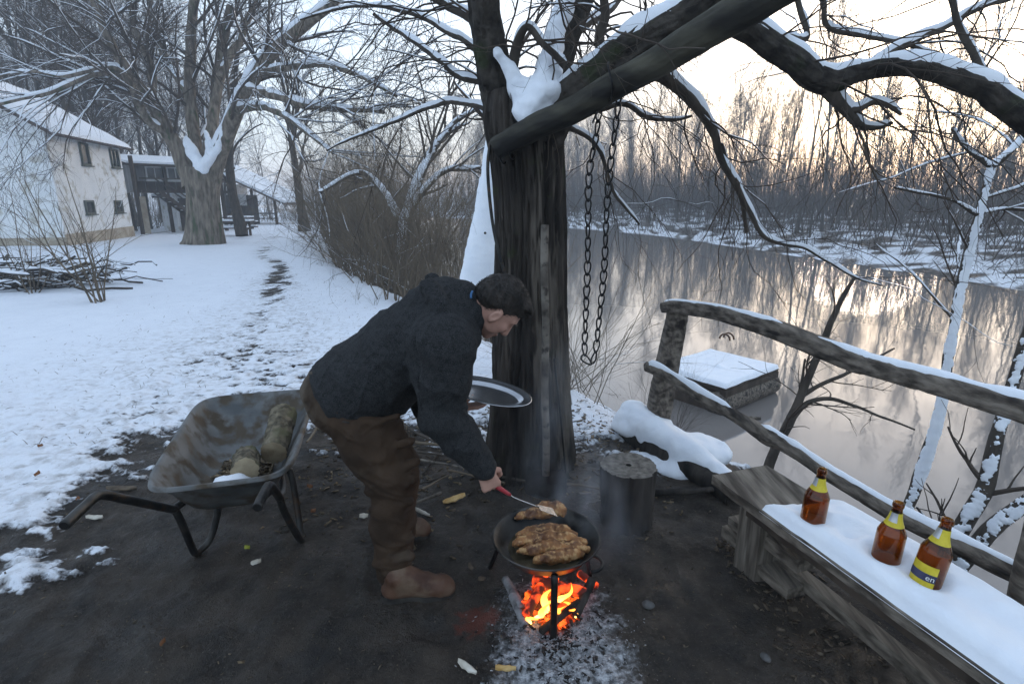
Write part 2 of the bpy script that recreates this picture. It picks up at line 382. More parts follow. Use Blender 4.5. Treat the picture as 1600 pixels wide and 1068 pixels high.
def mr(v, a, b_, c=0, d=1):
    m = N.new('ShaderNodeMapRange'); L.new(v, m.inputs[0])
    for i, x in enumerate((a, b_, c, d)): m.inputs[i+1].default_value = x
    return m.outputs[0]
def mixc(f, a, b_):
    m = N.new('ShaderNodeMix'); m.data_type = 'RGBA'
    for i, v in ((0, f), (6, a), (7, b_)):
        if isinstance(v, tuple): m.inputs[i].default_value = (*v, 1)
        elif isinstance(v, (int, float)): m.inputs[i].default_value = v
        else: L.new(v, m.inputs[i])
    return m.outputs[2]
mud = mixc(mr(nn(5), .35, .65), (.0125, .0098, .0076), (.052, .040, .030))
mud = mixc(mr(nn(55), .50, .75), mud, (.055, .046, .037))
mud = mixc(mr(nn(2.2), .52, .66, 0, .8), mud, (.013, .0125, .0125))
mud = mixc(mr(nn(90, 4), .62, .70, 0, .8), mud, (.10, .082, .062))
mud = mixc(mr(nn(150), .64, .70), mud, (.21, .17, .125))                      # crumbs, needles, litter
ashc = mixc(mr(nn(40), .40, .62), (.09, .09, .092), (.52, .52, .53))
mud = mixc(mr(mth('ADD', attr('ash'), mth('MULTIPLY', mth('SUBTRACT', nn(60), .5), .9)), .16, .55), mud, ashc)
mud = mixc(mr(mth('ADD', attr('red'), mth('MULTIPLY', mth('SUBTRACT', nn(28, 8), .5), 1.6)), .42, .7, 0, .9), mud, (.10, .024, .013))     # reddish patch with a noisy edge, left of the fire
snowc = mixc(mr(nn(3.2), .4, .7), (.84, .87, .92), (.79, .82, .875))
sv = mth('ADD', attr('snow'), mth('MULTIPLY', mth('SUBTRACT', nn(26, 6), .5), .55))
fac = mr(sv, .44, .56); dirt = mr(sv, .55, .98, .55, 0)
snowc = mixc(mr(nn(46, 4), .66, .71, 0, .75), snowc, (.13, .105, .075))
snowc = mixc(mth('MULTIPLY', dirt, mr(nn(12), .45, .62)), snowc, (.20, .165, .125))
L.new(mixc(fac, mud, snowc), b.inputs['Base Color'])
rg = mr(nn(2.4), .40, .58, .26, .85)
rmix = N.new('ShaderNodeMix'); L.new(fac, rmix.inputs[0]); L.new(rg, rmix.inputs[2]); rmix.inputs[3].default_value = .7; L.new(rmix.outputs[0], b.inputs['Roughness'])
b.inputs['Specular IOR Level'].default_value = .3
bp = N.new('ShaderNodeBump'); bp.inputs['Strength'].default_value = 1; bp.inputs['Distance'].default_value = .02
hh = mth('ADD', mth('MULTIPLY', nn(34, 8), .8), mth('MULTIPLY', nn(150, 4), .28)); hh = mth('ADD', hh, mth('MULTIPLY', fac, .35))
L.new(hh, bp.inputs['Height']); L.new(bp.outputs[0], b.inputs['Normal'])
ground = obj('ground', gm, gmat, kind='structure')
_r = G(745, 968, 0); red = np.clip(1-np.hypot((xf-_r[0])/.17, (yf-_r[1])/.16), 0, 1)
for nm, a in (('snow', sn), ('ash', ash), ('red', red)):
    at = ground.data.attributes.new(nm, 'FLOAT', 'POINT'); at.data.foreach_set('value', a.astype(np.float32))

wm = MB(); c0 = 4.2; uu = np.linspace(-120, 260, 60); ww = np.linspace(c0, 44, 20)
V = np.array([[(UX[0]*u+NX[0]*w, UX[1]*u+NX[1]*w, WATER) for w in ww] for u in uu]); wm.grid(V)
WMAT = bpy.data.materials.new('river_water'); WMAT.use_nodes = True; N, L = nodes(WMAT); b = N['Principled BSDF']
b.inputs['Base Color'].default_value = (.20, .18, .165, 1); b.inputs['Roughness'].default_value = .035; b.inputs['IOR'].default_value = 1.33; b.inputs['Specular IOR Level'].default_value = .9
bp = N.new('ShaderNodeBump'); bp.inputs['Strength'].default_value = .045; bp.inputs['Distance'].default_value = .05
L.new(mth('ADD', nn(1.6, 3, (1, 1, 1)), mth('MULTIPLY', nn(.35, 2), 1.5)), bp.inputs['Height']); L.new(bp.outputs[0], b.inputs['Normal'])
obj('river', wm, WMAT, kind='structure')
# ------------------------------------------------------------------ trees and shrubs
def limb(pts, n=16):
    """pts: (px, py, Y, radius in px) -> points and radii"""
    q = np.array([np.append(P(a, b, Y), r*pxm(Y, P(a, b, Y)[2])) for a, b, Y, r in pts]); q = spline(q, n)
    return q[:, :3], np.maximum(q[:, 3], .002)
def wob(pts, amp, sc, seed):
    return pts+amp*np.stack([fbm(pts+31*i, sc, 2, seed+i) for i in range(3)], 1)
def rough_tube(mb, pts, rad, k, amp=.12, furrow=9, seed=0, flare=None, sq=0, crack=0):
    n = len(pts); T = nrm(np.gradient(pts, axis=0)); ref = np.eye(3)[np.argmin(np.abs(T.mean(0)))]
    A = nrm(np.cross(T, ref)); B = np.cross(T, A); th = np.arange(k)*2*np.pi/k
    L = np.concatenate([[0], np.cumsum(np.linalg.norm(np.diff(pts, axis=0), axis=1))])
    tt, ll = np.meshgrid(th, L); rr = np.broadcast_to(rad[:, None], tt.shape)
    m = rad.mean()
    q = np.stack([np.cos(tt)*furrow*.5, np.sin(tt)*furrow*.5, ll/m*.35], -1).reshape(-1, 3)
    rid = 1-np.abs(fbm(q, 1, 3, seed)).reshape(tt.shape)*2
    big = fbm(np.stack([np.cos(tt)*1.1, np.sin(tt)*1.1, ll/m*.25], -1).reshape(-1, 3), 1, 2, seed+5).reshape(tt.shape)
    R = rr*(1+amp*rid*.6+.12*big)
    if crack:                            # deep narrow clefts running up the bark
        cq = np.stack([np.cos(tt)*furrow*1.3, np.sin(tt)*furrow*1.3, ll/m*.5], -1).reshape(-1, 3); cn = np.abs(fbm(cq, 1, 3, seed+50)).reshape(tt.shape); R = R*(1-crack*np.exp(-(cn/.09)**2))
    if sq: R = R*(.90/(np.abs(np.cos(tt))**sq+np.abs(np.sin(tt))**sq)**(1/sq)+.08)
    if flare is not None: R = R*(1+flare(tt, ll))
    V = pts[:, None]+R[..., None]*(A[:, None]*np.cos(tt)[..., None]+B[:, None]*np.sin(tt)[..., None])
    i = np.arange(n-1)[:, None]*k; c = np.arange(k)[None]; c2 = (c+1) % k
    mb.add(V, np.stack([i+c, i+c2, i+k+c2, i+k+c], -1).reshape(-1, 4)); return V

def stack(ls, n=16):
    return np.stack([l[0] for l in ls]), np.stack([l[1] for l in ls])

# ---- the great tree beside the fire
tb = on(.1, 3.2)
tree = thing('riverbank_tree', 'huge dark furrowed tree beside the fire, snow in its fork, pole tied across', 'tree', tb)
tp, tr = limb([(828, 760, 3.2, 74), (828, 735, 3.2, 68), (829, 690, 3.2, 62), (829, 600, 3.2, 57), (829, 470, 3.2, 53), (828, 330, 3.2, 52), (824, 240, 3.2, 55), (818, 180, 3.2, 58), (812, 140, 3.2, 50)], 230)
mb = MB(); rough_tube(mb, tp, tr, 190, .16, 15, 3, crack=.13, flare=lambda t, l: .22*np.clip(1-l/.55, 0, 1)**2*(.6+.6*np.cos(t*5+.7)))
TRUNKM = bpy.data.materials.new('trunk_bark'); TRUNKM.use_nodes = True; N, L = nodes(TRUNKM); b = N['Principled BSDF']
c = mixc(mr(nn(9, 6, (1, 1, .12)), .36, .64), (.012, .0105, .0095), (.066, .055, .046))
c = mixc(mr(nn(6, 4, (1, 1, .10)), .56, .62, 0, .85), c, (.14, .118, .096))          # bare weathered strips
c = mixc(mr(nn(2.2, 5, (1, 1, .35)), .52, .68, 0, .8), c, (.012, .0115, .012))     # soot
c = mixc(mr(nn(7, 5), .60, .70, 0, .5), c, (.05, .06, .026))
L.new(c, b.inputs['Base Color']); b.inputs['Roughness'].default_value = .93; b.inputs['Specular IOR Level'].default_value = .2
bp = N.new('ShaderNodeBump'); bp.inputs['Strength'].default_value = 1; bp.inputs['Distance'].default_value = .02
L.new(nn(30, 8, (1, 1, .15)), bp.inputs['Height']); L.new(bp.outputs[0], b.inputs['Normal'])
obj('trunk', mb, TRUNKM, tree)
LIMBS = [
 [(800, 215, 3.2, 40), (782, 150, 3.2, 34), (768, 90, 3.15, 31), (760, 30, 3.1, 29), (750, -60, 3.0, 27), (742, -150, 2.95, 24)],
 [(838, 205, 3.25, 40), (862, 130, 3.3, 28), (885, 60, 3.35, 24), (908, 0, 3.4, 21), (935, -90, 3.5, 17)],
 [(835, 215, 3.15, 46), (878, 165, 3.1, 36), (940, 112, 3.05, 31), (1010, 58, 3.0, 29), (1075, 14, 3.0, 27), (1150, -50, 3.0, 24)],
 [(1040, 34, 3.02, 26), (1110, 22, 3.05, 27), (1180, 52, 3.1, 29), (1240, 96, 3.1, 31), (1292, 128, 3.1, 30), (1345, 112, 3.08, 23), (1420, 104, 3.0, 24), (1500, 122, 2.95, 27), (1580, 172, 2.9, 28), (1680, 250, 2.8, 24)],
 [(960, 96, 3.1, 20), (1012, 112, 3.2, 17), (1052, 130, 3.3, 15), (1088, 166, 3.35, 13), (1114, 204, 3.4, 11), (1130, 252, 3.4, 8.5), (1160, 306, 3.4, 7), (1196, 372, 3.4, 5), (1262, 392, 3.4, 3), (1330, 432, 3.4, 2.2), (1382, 446, 3.4, 1.4)],
 [(1285, 135, 3.1, 20), (1318, 170, 3.12, 14), (1345, 196, 3.15, 10), (1375, 202, 3.15, 6), (1396, 194, 3.15, 5)],
 [(1320, 172, 3.12, 11), (1340, 170, 3.1, 8), (1366, 162, 3.08, 7), (1392, 170, 3.05, 5), (1408, 180, 3.05, 4)],
 [(1128, 226, 3.4, 8), (1138, 268, 3.42, 7), (1156, 306, 3.42, 6), (1162, 365, 3.42, 4)],
 [(795, 120, 3.1, 16), (830, 100, 2.95, 8), (850, 112, 2.85, 7), (878, 102, 2.8, 6), (800, 25, 2.7, 4), (770, -20, 2.65, 3.5)][0:1]+[(822, 44, 3.0, 9), (850, 70, 3.0, 8), (884, 104, 3.0, 9)],
 [(764, 45, 3.15, 12), (700, 10, 3.3, 9), (640, -20, 3.4, 7), (560, -60, 3.5, 5)],
 [(775, 110, 3.2, 12), (735, 70, 3.4, 8), (690, 45, 3.6, 6), (640, 20, 3.8, 5), (560, 10, 4.0, 3.4), (470, 30, 4.1, 2)],
 [(780, 175, 3.2, 10), (740, 165, 3.4, 6), (690, 163, 3.6, 5), (640, 182, 3.8, 4), (580, 205, 4, 3), (510, 235, 4.1, 1.8)],
 [(770, 130, 3.2, 10), (720, 120, 3.3, 7), (668, 80, 3.5, 6), (620, 50, 3.7, 5), (585, 20, 3.8, 4)],
 [(885, 60, 3.35, 12), (930, 30, 3.6, 9), (960, 10, 3.8, 7), (990, -40, 4, 5)],
 [(945, 108, 3.05, 16), (935, 60, 3.1, 13), (945, 20, 3.1, 11), (938, -40, 3.1, 10)],
 [(1345, 112, 3.1, 10), (1440, 60, 3.2, 8), (1520, 20, 3.3, 6), (1600, -10, 3.4, 5)],
 [(1560, 160, 2.95, 11), (1510, 60, 3.0, 8), (1480, -20, 3.0, 7)],
 [(1230, 60, 3.2, 8), (1262, 62, 3.3, 7), (1248, 20, 3.3, 7), (1235, -50, 3.3, 6)],
 [(1200, -80, 3.3, 9), (1280, -5, 3.4, 7), (1300, 40, 3.4, 6), (1410, 70, 3.4, 5), (1480, 90, 3.4, 3)],
 [(880, 190, 3.25, 12), (930, 175, 3.4, 8), (975, 165, 3.5, 6), (1020, 185, 3.6, 5), (1080, 182, 3.6, 3)],
 [(870, 200, 3.3, 10), (905, 205, 3.5, 6), (940, 240, 3.6, 5), (960, 300, 3.6, 4), (1000, 350, 3.6, 2.5)],
]
LIMBM = mat('limb_bark', (.018, .0155, .013), (.070, .060, .050), 13, .93, 1, 34, .014, c3=(.035, .042, .02), c3scale=5, c3amt=.15)
LM = [limb([(a, b_, Y, r*(.80 if i < 3 else .59)) for a, b_, Y, r in l], 90) for i, l in enumerate(LIMBS)]
LM = [(wob(p, .018, 5, 100+7*i), r) for i, (p, r) in enumerate(LM)]
for i, (p, r) in enumerate(LM):
    mb = MB(); rough_tube(mb, p, r, 56 if r.max() > .05 else 14, .20, 9, 20+i, crack=.12 if r.max() > .05 else 0)
    obj('limb', mb, LIMBM if r.max() > .05 else BARKD, tree)
rng = np.random.default_rng(11)
lp, lr = stack(LM)
big = [i for i in range(len(LM))]
tw1 = grow(lp, lr, 8, .85, (.5, 1.2), 12, .30, .0024, .34, -.10, .15, 1, .6, rng=rng, rmax=.0065)
tw2 = grow(*tw1, 4, .45, (.4, 1.0), 7, .6, .0016, .27, -.11, .15, 1, .6, rng=rng)
tw3 = grow(*tw2, 2, .20, (.4, 1.0), 5, .7, .0011, .27, -.05, .2, 1, .6, rng=rng)
mb = MB(); mb.tubes(*tw1, 5); mb.tubes(*tw2, 4); mb.tubes(*tw3, 3); obj('twigs', mb, TWIG, tree, kind='stuff')
# snow lying on the limbs, one strip for each
def snow_strip(p, r, seed, thick=.55, wide=.82, n=90):
    q = spline(np.hstack([p, r[:, None]]), n); p, r = q[:, :3], q[:, 3]
    T = nrm(np.gradient(p, axis=0)); hz = np.sqrt(np.clip(1-T[:, 2]**2, 0, 1)); hz = sstep(.30, .62, hz)
    f = fbm(p, 6, 3, seed); up = np.array([0, 0, 1.0]); side = nrm(np.cross(T, up)); nup = np.cross(side, T)
    w = r*wide*hz*np.clip(1.0+.7*f, .1, 1.3); h = np.minimum(r*thick+.012, .05)*hz*np.clip(1.0+.8*f, .05, 1.4)
    ends = np.minimum(np.linspace(0, 12, n), np.linspace(12, 0, n)).clip(0, 1); w *= ends; h *= ends
    k = 11; a = np.linspace(0, np.pi, k); V = []
    for j in range(k):
        x = np.cos(a[j]); z = np.sin(a[j])**.7
        V.append(p+side*(w*x)[:, None]+nup*(np.sqrt(np.clip(r**2-(w*x)**2, 0, None))*.97+h*z-.004*(1-z))[:, None])
    V = np.stack(V, 1); m = MB(); m.grid(V); return m
for i, (p, r) in enumerate(LM):
    if r.max() < .012: continue
    o = obj('snow_strip', snow_strip(p, r, 300+i, .34 if i < 4 else .6, .72), SNOW, tree)
mb = MB(); snow_on(mb, *tw1, 6, .0012, .6, .55, rng, .35); obj('twig_snow', mb, SNOW, tree, kind='stuff')
# the heap of snow in the fork
lo, hi = P(760, 200, 3.0)-.25, P(900, 0, 3.45)+.25
S = SDF(np.minimum(lo, hi), np.maximum(lo, hi), .010)
for a in ([(832, 178, 3.03, 20), (842, 150, 3.06, 26), (856, 110, 3.12, 18), (864, 70, 3.2, 14), (876, 25, 3.26, 13), (886, -10, 3.3, 11)],
          [(828, 172, 3.03, 20), (812, 140, 3.05, 14), (796, 108, 3.04, 9), (780, 84, 3.02, 7)],
          [(836, 160, 3.0, 22), (846, 146, 2.99, 17), (862, 136, 2.98, 8)],
          [(826, 182, 2.99, 12), (824, 176, 3.0, 16), (830, 168, 3.02, 20)]):
    q = [P(x, y, Y) for x, y, Y, r in a]; rr = [r*pxm(3.1) for *_, r in a]; S.chain(q, rr, .03)
S.disp(lambda p: .030*fbm(p, 12, 4, 8)); obj('fork_snow', S.mesh(), SNOW, tree)

# ---- a generic bare tree at the origin
def bare_tree(seed, Ht, r0, fork=.35, nl=9, lean=.05, k1=7, k2=6, k3=4, droop=.0, spread=(.35, .8), up=.10, sides=(9, 5, 4, 3), l1=.42, rmin=.006):
    g = np.random.default_rng(seed); n = 12
    t = np.linspace(0, 1, n)[:, None]; dirv = np.array([g.normal()*lean, g.normal()*lean, 1])
    tr = t*dirv*Ht + np.cumsum(g.normal(size=(n, 3))*[.02, .02, 0]*Ht*.4, 0)*t; rr = r0*(1-.85*t[:, 0])*(1+.5*np.exp(-t[:, 0]*22))
    T = (tr[None], rr[None])
    A = grow(*T, nl, Ht*l1, spread, 10, .62, rmin*2, .12, up, fork, .95, .4, rng=g)
    B = grow(*A, k1, .5, (.35, .9), 8, .55, rmin*1.2, .18, up*.6+droop, .2, 1, .5, rng=g, lenpar=True)
    C = grow(*B, k2, .45, (.35, .9), 6, .55, rmin*.8, .22, droop, .15, 1, .5, rng=g, lenpar=True)
    D = grow(*C, k3, .45, (.35, .9), 4, .6, rmin*.5, .22, droop, .2, 1, .5, rng=g, lenpar=True) if k3 else None
    return T, A, B, C, D, sides
def put_tree(name, label, seed, base, group=None, snow=True, tw=None, bark=None, cat='tree', smul=.7, **kw):
    T, A, B, C, D, sd = bare_tree(seed, **kw)
    o = thing(name, label, cat, (0, 0, 0), group)
    mb = MB(); mb.tubes(*T, sd[0]); obj('trunk', mb, bark or BARKD, o)
    mb = MB(); mb.tubes(*A, sd[1]); mb.tubes(*B, sd[2]); mb.tubes(*C, sd[3])
    if D is not None: mb.tubes(*D, 3)
    obj('crown', mb, tw or TWIG, o)
    if snow:
        mb = MB()
        for X, k in ((A, .8), (B, .8), (C, .5)): snow_on(mb, *X, 4, .004, smul, .35, np.random.default_rng(seed), k)
        obj('branch_snow', mb, SNOW, o)
    o.location = [float(x) for x in base]
    return o

# ---- the pale limbed tree by the house
b2 = G(317, 382, -.27); b2[2] = Hs(b2[0], b2[1]); YT = b2[1]
t2 = thing('spreading_tree', 'big spreading tree with thick pale trunk and snowy fork standing near the white house', 'tree', b2)
def L2(l, n=24): return limb([(a, b_, YT+dy, r*(.82 if r < 20 else .95)) for a, b_, dy, r in l], n)
tk = L2([(318, 392, 0, 34), (320, 376, 0, 29), (319, 350, 0, 25), (317, 310, 0, 23), (315, 280, 0, 25), (314, 262, 0, 24)], 40)
mb = MB(); rough_tube(mb, *tk, 48, .16, 12, 44); obj('trunk', mb, BARK, t2)
T2 = [L2(l) for l in [
 [(306, 290, 0, 20), (284, 245, 0, 15), (262, 205, -.3, 13), (238, 165, -.8, 11), (212, 128, -1.4, 9), (188, 92, -2, 8), (160, 40, -2.4, 7), (138, -20, -2.6, 6)],
 [(322, 285, 0, 20), (345, 235, 0, 15), (368, 180, -.4, 13), (392, 128, -1, 12), (420, 88, -1.6, 11), (468, 45, -2.4, 10), (520, 5, -3, 8), (560, -40, -3.4, 7)],
 [(310, 275, .3, 14), (305, 230, .8, 11), (298, 160, 1.2, 10), (296, 90, 1.4, 9), (300, 30, 1.6, 8), (306, -30, 1.8, 7)],
 [(318, 270, .2, 13), (330, 210, .8, 10), (338, 150, 1.3, 9), (346, 80, 1.7, 8), (360, 10, 2, 7)],
 [(262, 205, -.3, 9), (232, 190, -1, 7), (205, 135, -1.8, 6.5), (185, 110, -2, 6), (150, 108, -2.6, 4.5), (100, 120, -3.4, 3.5), (40, 112, -4, 2.5), (-30, 130, -4.5, 2)],
 [(240, 170, -.8, 8), (200, 120, -1.6, 6), (150, 115, -2.6, 5), (90, 140, -3.6, 4), (30, 155, -4.4, 3), (-40, 170, -5, 2)],
 [(385, 140, -1, 9), (430, 150, -2, 7), (480, 165, -3, 6), (540, 172, -3.8, 5), (600, 175, -4.4, 3.5)],
 [(372, 172, -.6, 8), (410, 168, -2, 6), (450, 185, -3.2, 5), (490, 215, -4, 4), (520, 240, -4.5, 3)],
 [(398, 118, -1.2, 8), (440, 108, -2.4, 6), (500, 100, -3.4, 5), (560, 118, -4, 4), (620, 150, -4.6, 3)],
 [(298, 150, 1.2, 8), (262, 100, 1.6, 6), (240, 40, 2, 5), (230, -20, 2, 4)],
 [(342, 120, 1.4, 8), (375, 60, 2, 6), (400, 0, 2.4, 5)],
 [(238, 165, -.8, 8), (236, 110, -.6, 7), (214, 60, -.4, 6), (205, 0, 0, 5)]]]
mb = MB()
for i, (p, r) in enumerate(T2):
    m_ = MB(); rough_tube(m_, wob(p, .06, 1.5, 60+i), r, 12, .12, 6, 50+i); obj('limb', m_, BARK, t2)
g2 = np.random.default_rng(5); lp2, lr2 = stack(T2)
a2 = grow(lp2, lr2, 12, 3.6, (.35, .95), 9, .36, .016, .16, .0, .2, 1, .5, rng=g2, rmax=.07)
b_2 = grow(*a2, 7, 1.8, (.35, .9), 7, .5, .009, .2, -.04, .15, 1, .5, rng=g2)
c2_ = grow(*b_2, 6, .9, (.35, .9), 5, .6, .006, .22, -.03, .15, 1, .5, rng=g2)
mb = MB(); mb.tubes(*a2, 5); mb.tubes(*b_2, 4); mb.tubes(*c2_, 3); obj('crown', mb, TWIG, t2)
mb = MB(); snow_on(mb, lp2, lr2, 8, .02, .85, .3, g2); snow_on(mb, *a2, 5, .012, .8, .35, g2, .8); snow_on(mb, *b_2, 4, .006, .7, .4, g2, .5); obj('branch_snow', mb, SNOW, t2)
lo, hi = P(280, 290, YT-1), P(370, 190, YT+1); S = SDF(np.minimum(lo, hi)-.5, np.maximum(lo, hi)+.5, .06)
S.chain([P(x, y, YT+d) for x, y, d in ((314, 262, -.5), (302, 240, -.3), (290, 215, -.2))], [.26, .22, .12], .1)
S.chain([P(x, y, YT+d) for x, y, d in ((318, 262, -.5), (328, 240, -.3), (322, 205, .2))], [.22, .16, .08], .1)
S.chain([P(x, y, YT+d) for x, y, d in ((322, 256, -.4), (344, 225, -.3), (352, 195, -.3))], [.17, .12, .08], .1)
S.disp(lambda p: .14*fbm(p, 3, 3, 8), .2); obj('fork_snow', S.mesh(), SNOW, t2)

# ---- wood on the far bank and behind the houses: copies of a few bare trees
PROT = [put_tree('bare_tree', 'tall thin leafless tree of the far riverside wood', 200+i, (0, 0, 0), 'bare trees of the far wood', snow=False,
        Ht=h, r0=r, fork=f, nl=n_, lean=.04, k1=7, k2=6, k3=3, spread=(.2, .55), up=.16, l1=.34, rmin=.009)
        for i, (h, r, f, n_) in enumerate([(12, .085, .3, 11), (14, .10, .35, 12), (10.5, .075, .2, 11), (13, .08, .4, 10)])]
PROTL = [put_tree('woodland_tree', 'grey leafless tree of the wood behind the houses, snow on its branches', 260+i, (0, 0, 0), 'bare trees behind the houses', snow=True,
        Ht=h, r0=r, fork=f, nl=n_, lean=.05, k1=6, k2=6, k3=2, spread=(.3, .75), up=.08, droop=-.02, l1=.36, rmin=.011)
        for i, (h, r, f, n_) in enumerate([(13, .13, .2, 12), (15, .15, .25, 13), (11, .10, .15, 12)])]
g = np.random.default_rng(77); used = {}
def place(proto, x, y, sc, rz, sink=.1):
    key = proto.name
    o = copy_tree(proto) if used.get(key) else proto
    used[key] = True
    o.location = (x, y, float(Hs(x, y))-sink); o.rotation_euler = (0, 0, rz); o.scale = (sc, sc, sc); return o
n_ = 0
while n_ < 200:
    s = 33+60*g.random()**1.25; u = g.uniform(-55, 120); x, y = NX*s+UX*u
    if y < 8 or sx(x, y) < 30: continue
    px = 800+850*x/(y*_cp)
    if px < 560 or px > 1750: continue
    place(PROT[g.integers(4)], x, y, g.uniform(.75, 1.15)*(1.0+.004*(s-40)), g.uniform(0, 6.3)); n_ += 1
n_ = 0
while n_ < 85:
    y = g.uniform(30, 78); x = g.uniform(-1.0, .1)*y; px = 800+850*x/(y*_cp)
    if sx(x, y) > 0 or px < -120 or px > 760: continue
    if abs(px-430) < 32+400/y and y < 50: continue
    if y < 44 and -22 < x < -9: continue
    place(PROTL[g.integers(3)], x, y, g.uniform(.8, 1.25), g.uniform(0, 6.3)); n_ += 1
# undergrowth of the two woods: nobody could count it
def brush(name, label, cat, pts, Lr, rr_, seed, m=TWIG, k=3, lean=.35):
    g = np.random.default_rng(seed); Nn = len(pts); d = nrm(np.stack([g.normal(size=Nn)*lean, g.normal(size=Nn)*lean, np.ones(Nn)], -1))
    st = g.uniform(Lr[0], Lr[1], Nn)[:, None]/3; p = pts.copy(); Q = [p]
    for j in range(3): d = nrm(d+.12*g.normal(size=(Nn, 3))); p = p+d*st; Q.append(p)
    Q = np.stack(Q, 1); R = g.uniform(rr_[0], rr_[1], Nn)[:, None]*np.linspace(1, .3, 4)
    B = grow(Q, R, 5, .4, (.3, .8), 4, .55, rr_[0]*.4, .2, .02, .2, 1, .5, rng=g, lenpar=True)
    mb = MB(); mb.tubes(Q, R, k); mb.tubes(*B, 3); return obj(name, mb, m, kind='stuff', label=label, cat=cat)
Nn = 7500; s = 30+55*g.random(Nn)**.9; u = g.uniform(-40, 95, Nn); xy = NX*s[:, None]+UX*u[:, None]; ok = (xy[:, 1] > 8) & (np.abs(xy[:, 0]/xy[:, 1]) < 1.15) & (sx(xy[:, 0], xy[:, 1]) > 25.7); xy = xy[ok]
brush('undergrowth', 'grey leafless undergrowth of the far bank', 'undergrowth', np.stack([xy[:, 0], xy[:, 1], np.array([Hs(a, b_) for a, b_ in xy])], -1), (1.2, 6.5), (.012, .035), 4, TWIG)
Nn = 6200; s = 44+55*g.random(Nn); u = g.uniform(-50, 120, Nn); xy = NX*s[:, None]+UX*u[:, None]; ok = (xy[:, 1] > 8) & (np.abs(xy[:, 0]/xy[:, 1]) < 1.15) & (sx(xy[:, 0], xy[:, 1]) > 25.7); xy = xy[ok]
brush('young_wood', 'dense mass of young leafless trees deep in the far wood', 'thicket', np.stack([xy[:, 0], xy[:, 1], np.array([Hs(a, b_) for a, b_ in xy])], -1), (4.5, 11.5), (.018, .045), 14, TWIG, 3, .12)
Nn = 4200; s = 25.6+18*g.random(Nn)**1.4; u = g.uniform(-30, 80, Nn); xy = NX*s[:, None]+UX*u[:, None]; ok = (xy[:, 1] > 8) & (np.abs(xy[:, 0]/xy[:, 1]) < 1.15) & (sx(xy[:, 0], xy[:, 1]) > 25.7); xy = xy[ok]
brush('shore_twigs', 'low dead twigs and reeds along the far shore', 'twigs', np.stack([xy[:, 0], xy[:, 1], np.array([Hs(a, b_) for a, b_ in xy])], -1), (.25, 1.3), (.006, .016), 15, TWIG, 3, .9)
Nn = 3400; y = g.uniform(30, 66, Nn); x = g.uniform(-1, .05, Nn)*y; ok = (sx(x, y) < 2.0) & ((np.abs(x/y+.435) > .045) | (y > 52)) & ~((y < 46) & (x > -24) & (x < -9)); x, y = x[ok], y[ok]
brush('thicket', 'grey leafless thicket behind the houses', 'thicket', np.stack([x, y, np.array([Hs(a, b_) for a, b_ in zip(x, y)])], -1), (1.0, 4.5), (.012, .03), 6, TWIGB)

# ---- shrubs
def shrub(name, label, seed, base, Hh, n, r, spread=.3, group=None, m=TWIGB, k1=6, k2=5, k3=0, snow=.3, cat='shrub', grav=-.01, wander=.14, foot=.12, l1=.55):
    g = np.random.default_rng(seed); o = thing(name, label, cat, base, group); base = np.asarray(base, float)
    p = base+np.stack([g.normal(size=n)*foot*Hh*.5, g.normal(size=n)*foot*Hh*.5, np.full(n, -.04)], -1)
    d = nrm(np.stack([g.normal(size=n)*spread, g.normal(size=n)*spread, np.ones(n)], -1)); st = g.uniform(.55, 1.1, n)[:, None]*Hh/8; Q = [p]
    for j in range(8): d = nrm(d+wander*g.normal(size=(n, 3))*.6+[0, 0, grav]); p = p+d*st; Q.append(p)
    Q = np.stack(Q, 1); R = g.uniform(.6, 1.1, n)[:, None]*r*np.linspace(1, .3, 9)
    A = grow(Q, R, k1, l1, (.25, .8), 7, .55, r*.16, .18, grav, .15, 1, .5, rng=g, lenpar=True)
    B = grow(*A, k2, .5, (.3, .8), 5, .6, r*.10, .2, grav, .15, 1, .5, rng=g, lenpar=True)
    mb = MB(); mb.tubes(Q, R, 5); obj('stems', mb, m, o)
    mb = MB(); mb.tubes(*A, 4); mb.tubes(*B, 3)
    if k3: mb.tubes(*grow(*B, k3, .5, (.3, .8), 4, .6, r*.07, .2, grav, .2, 1, .5, rng=g, lenpar=True), 3)
    obj('twigs', mb, m, o, kind='stuff')
    if snow:
        mb = MB(); snow_on(mb, Q, R, 4, r*.1, .8, .45, g, snow); snow_on(mb, *A, 4, r*.08, .7, .5, g, snow)
        if mb.n: obj('twig_snow', mb, SNOW, o, kind='stuff')
    return o
# row of brown bushes down the bank
BK = [(-2.0, 9.6, 2.3), (-1.5, 10.4, 2.6), (-1.0, 9.0, 2.3), (-2.9, 11.6, 2.6), (-2.1, 12.6, 2.8), (-3.6, 13.6, 2.9), (-2.8, 14.8, 3.0), (-1.0, 11.8, 2.6), (-4.7, 15.8, 3.0), (-5.6, 18.2, 3.2),
      (-3.8, 17.4, 3.3), (-6.6, 20.6, 3.4), (-4.6, 19.8, 3.4), (-.4, 10.2, 2.2), (-7.6, 23.2, 3.5), (-5.4, 22.6, 3.5), (-.2, 8.2, 1.9), (-8.6, 26, 3.6), (-3.2, 16.2, 3.0), (-6.2, 25, 3.6), (-1.9, 15.6, 3.0), (-.6, 13.6, 2.6), (-4.0, 18.5, 4.2), (-5.0, 21.5, 4.4), (-3.0, 15.2, 3.9), (-6.8, 24.5, 4.6), (-8.2, 28.5, 4.8), (-2.2, 13.0, 3.4), (-9.6, 31, 5.0), (-7.4, 29.5, 5.0)]
BPRO = [shrub('bank_bush', 'dense brown leafless bush on the riverbank beside the footpath', 400+i, (0, 0, 0), 1.0, 17, .006, .26, 'bushes along the bank', k1=6, k2=5, k3=2, snow=.12) for i in range(3)]
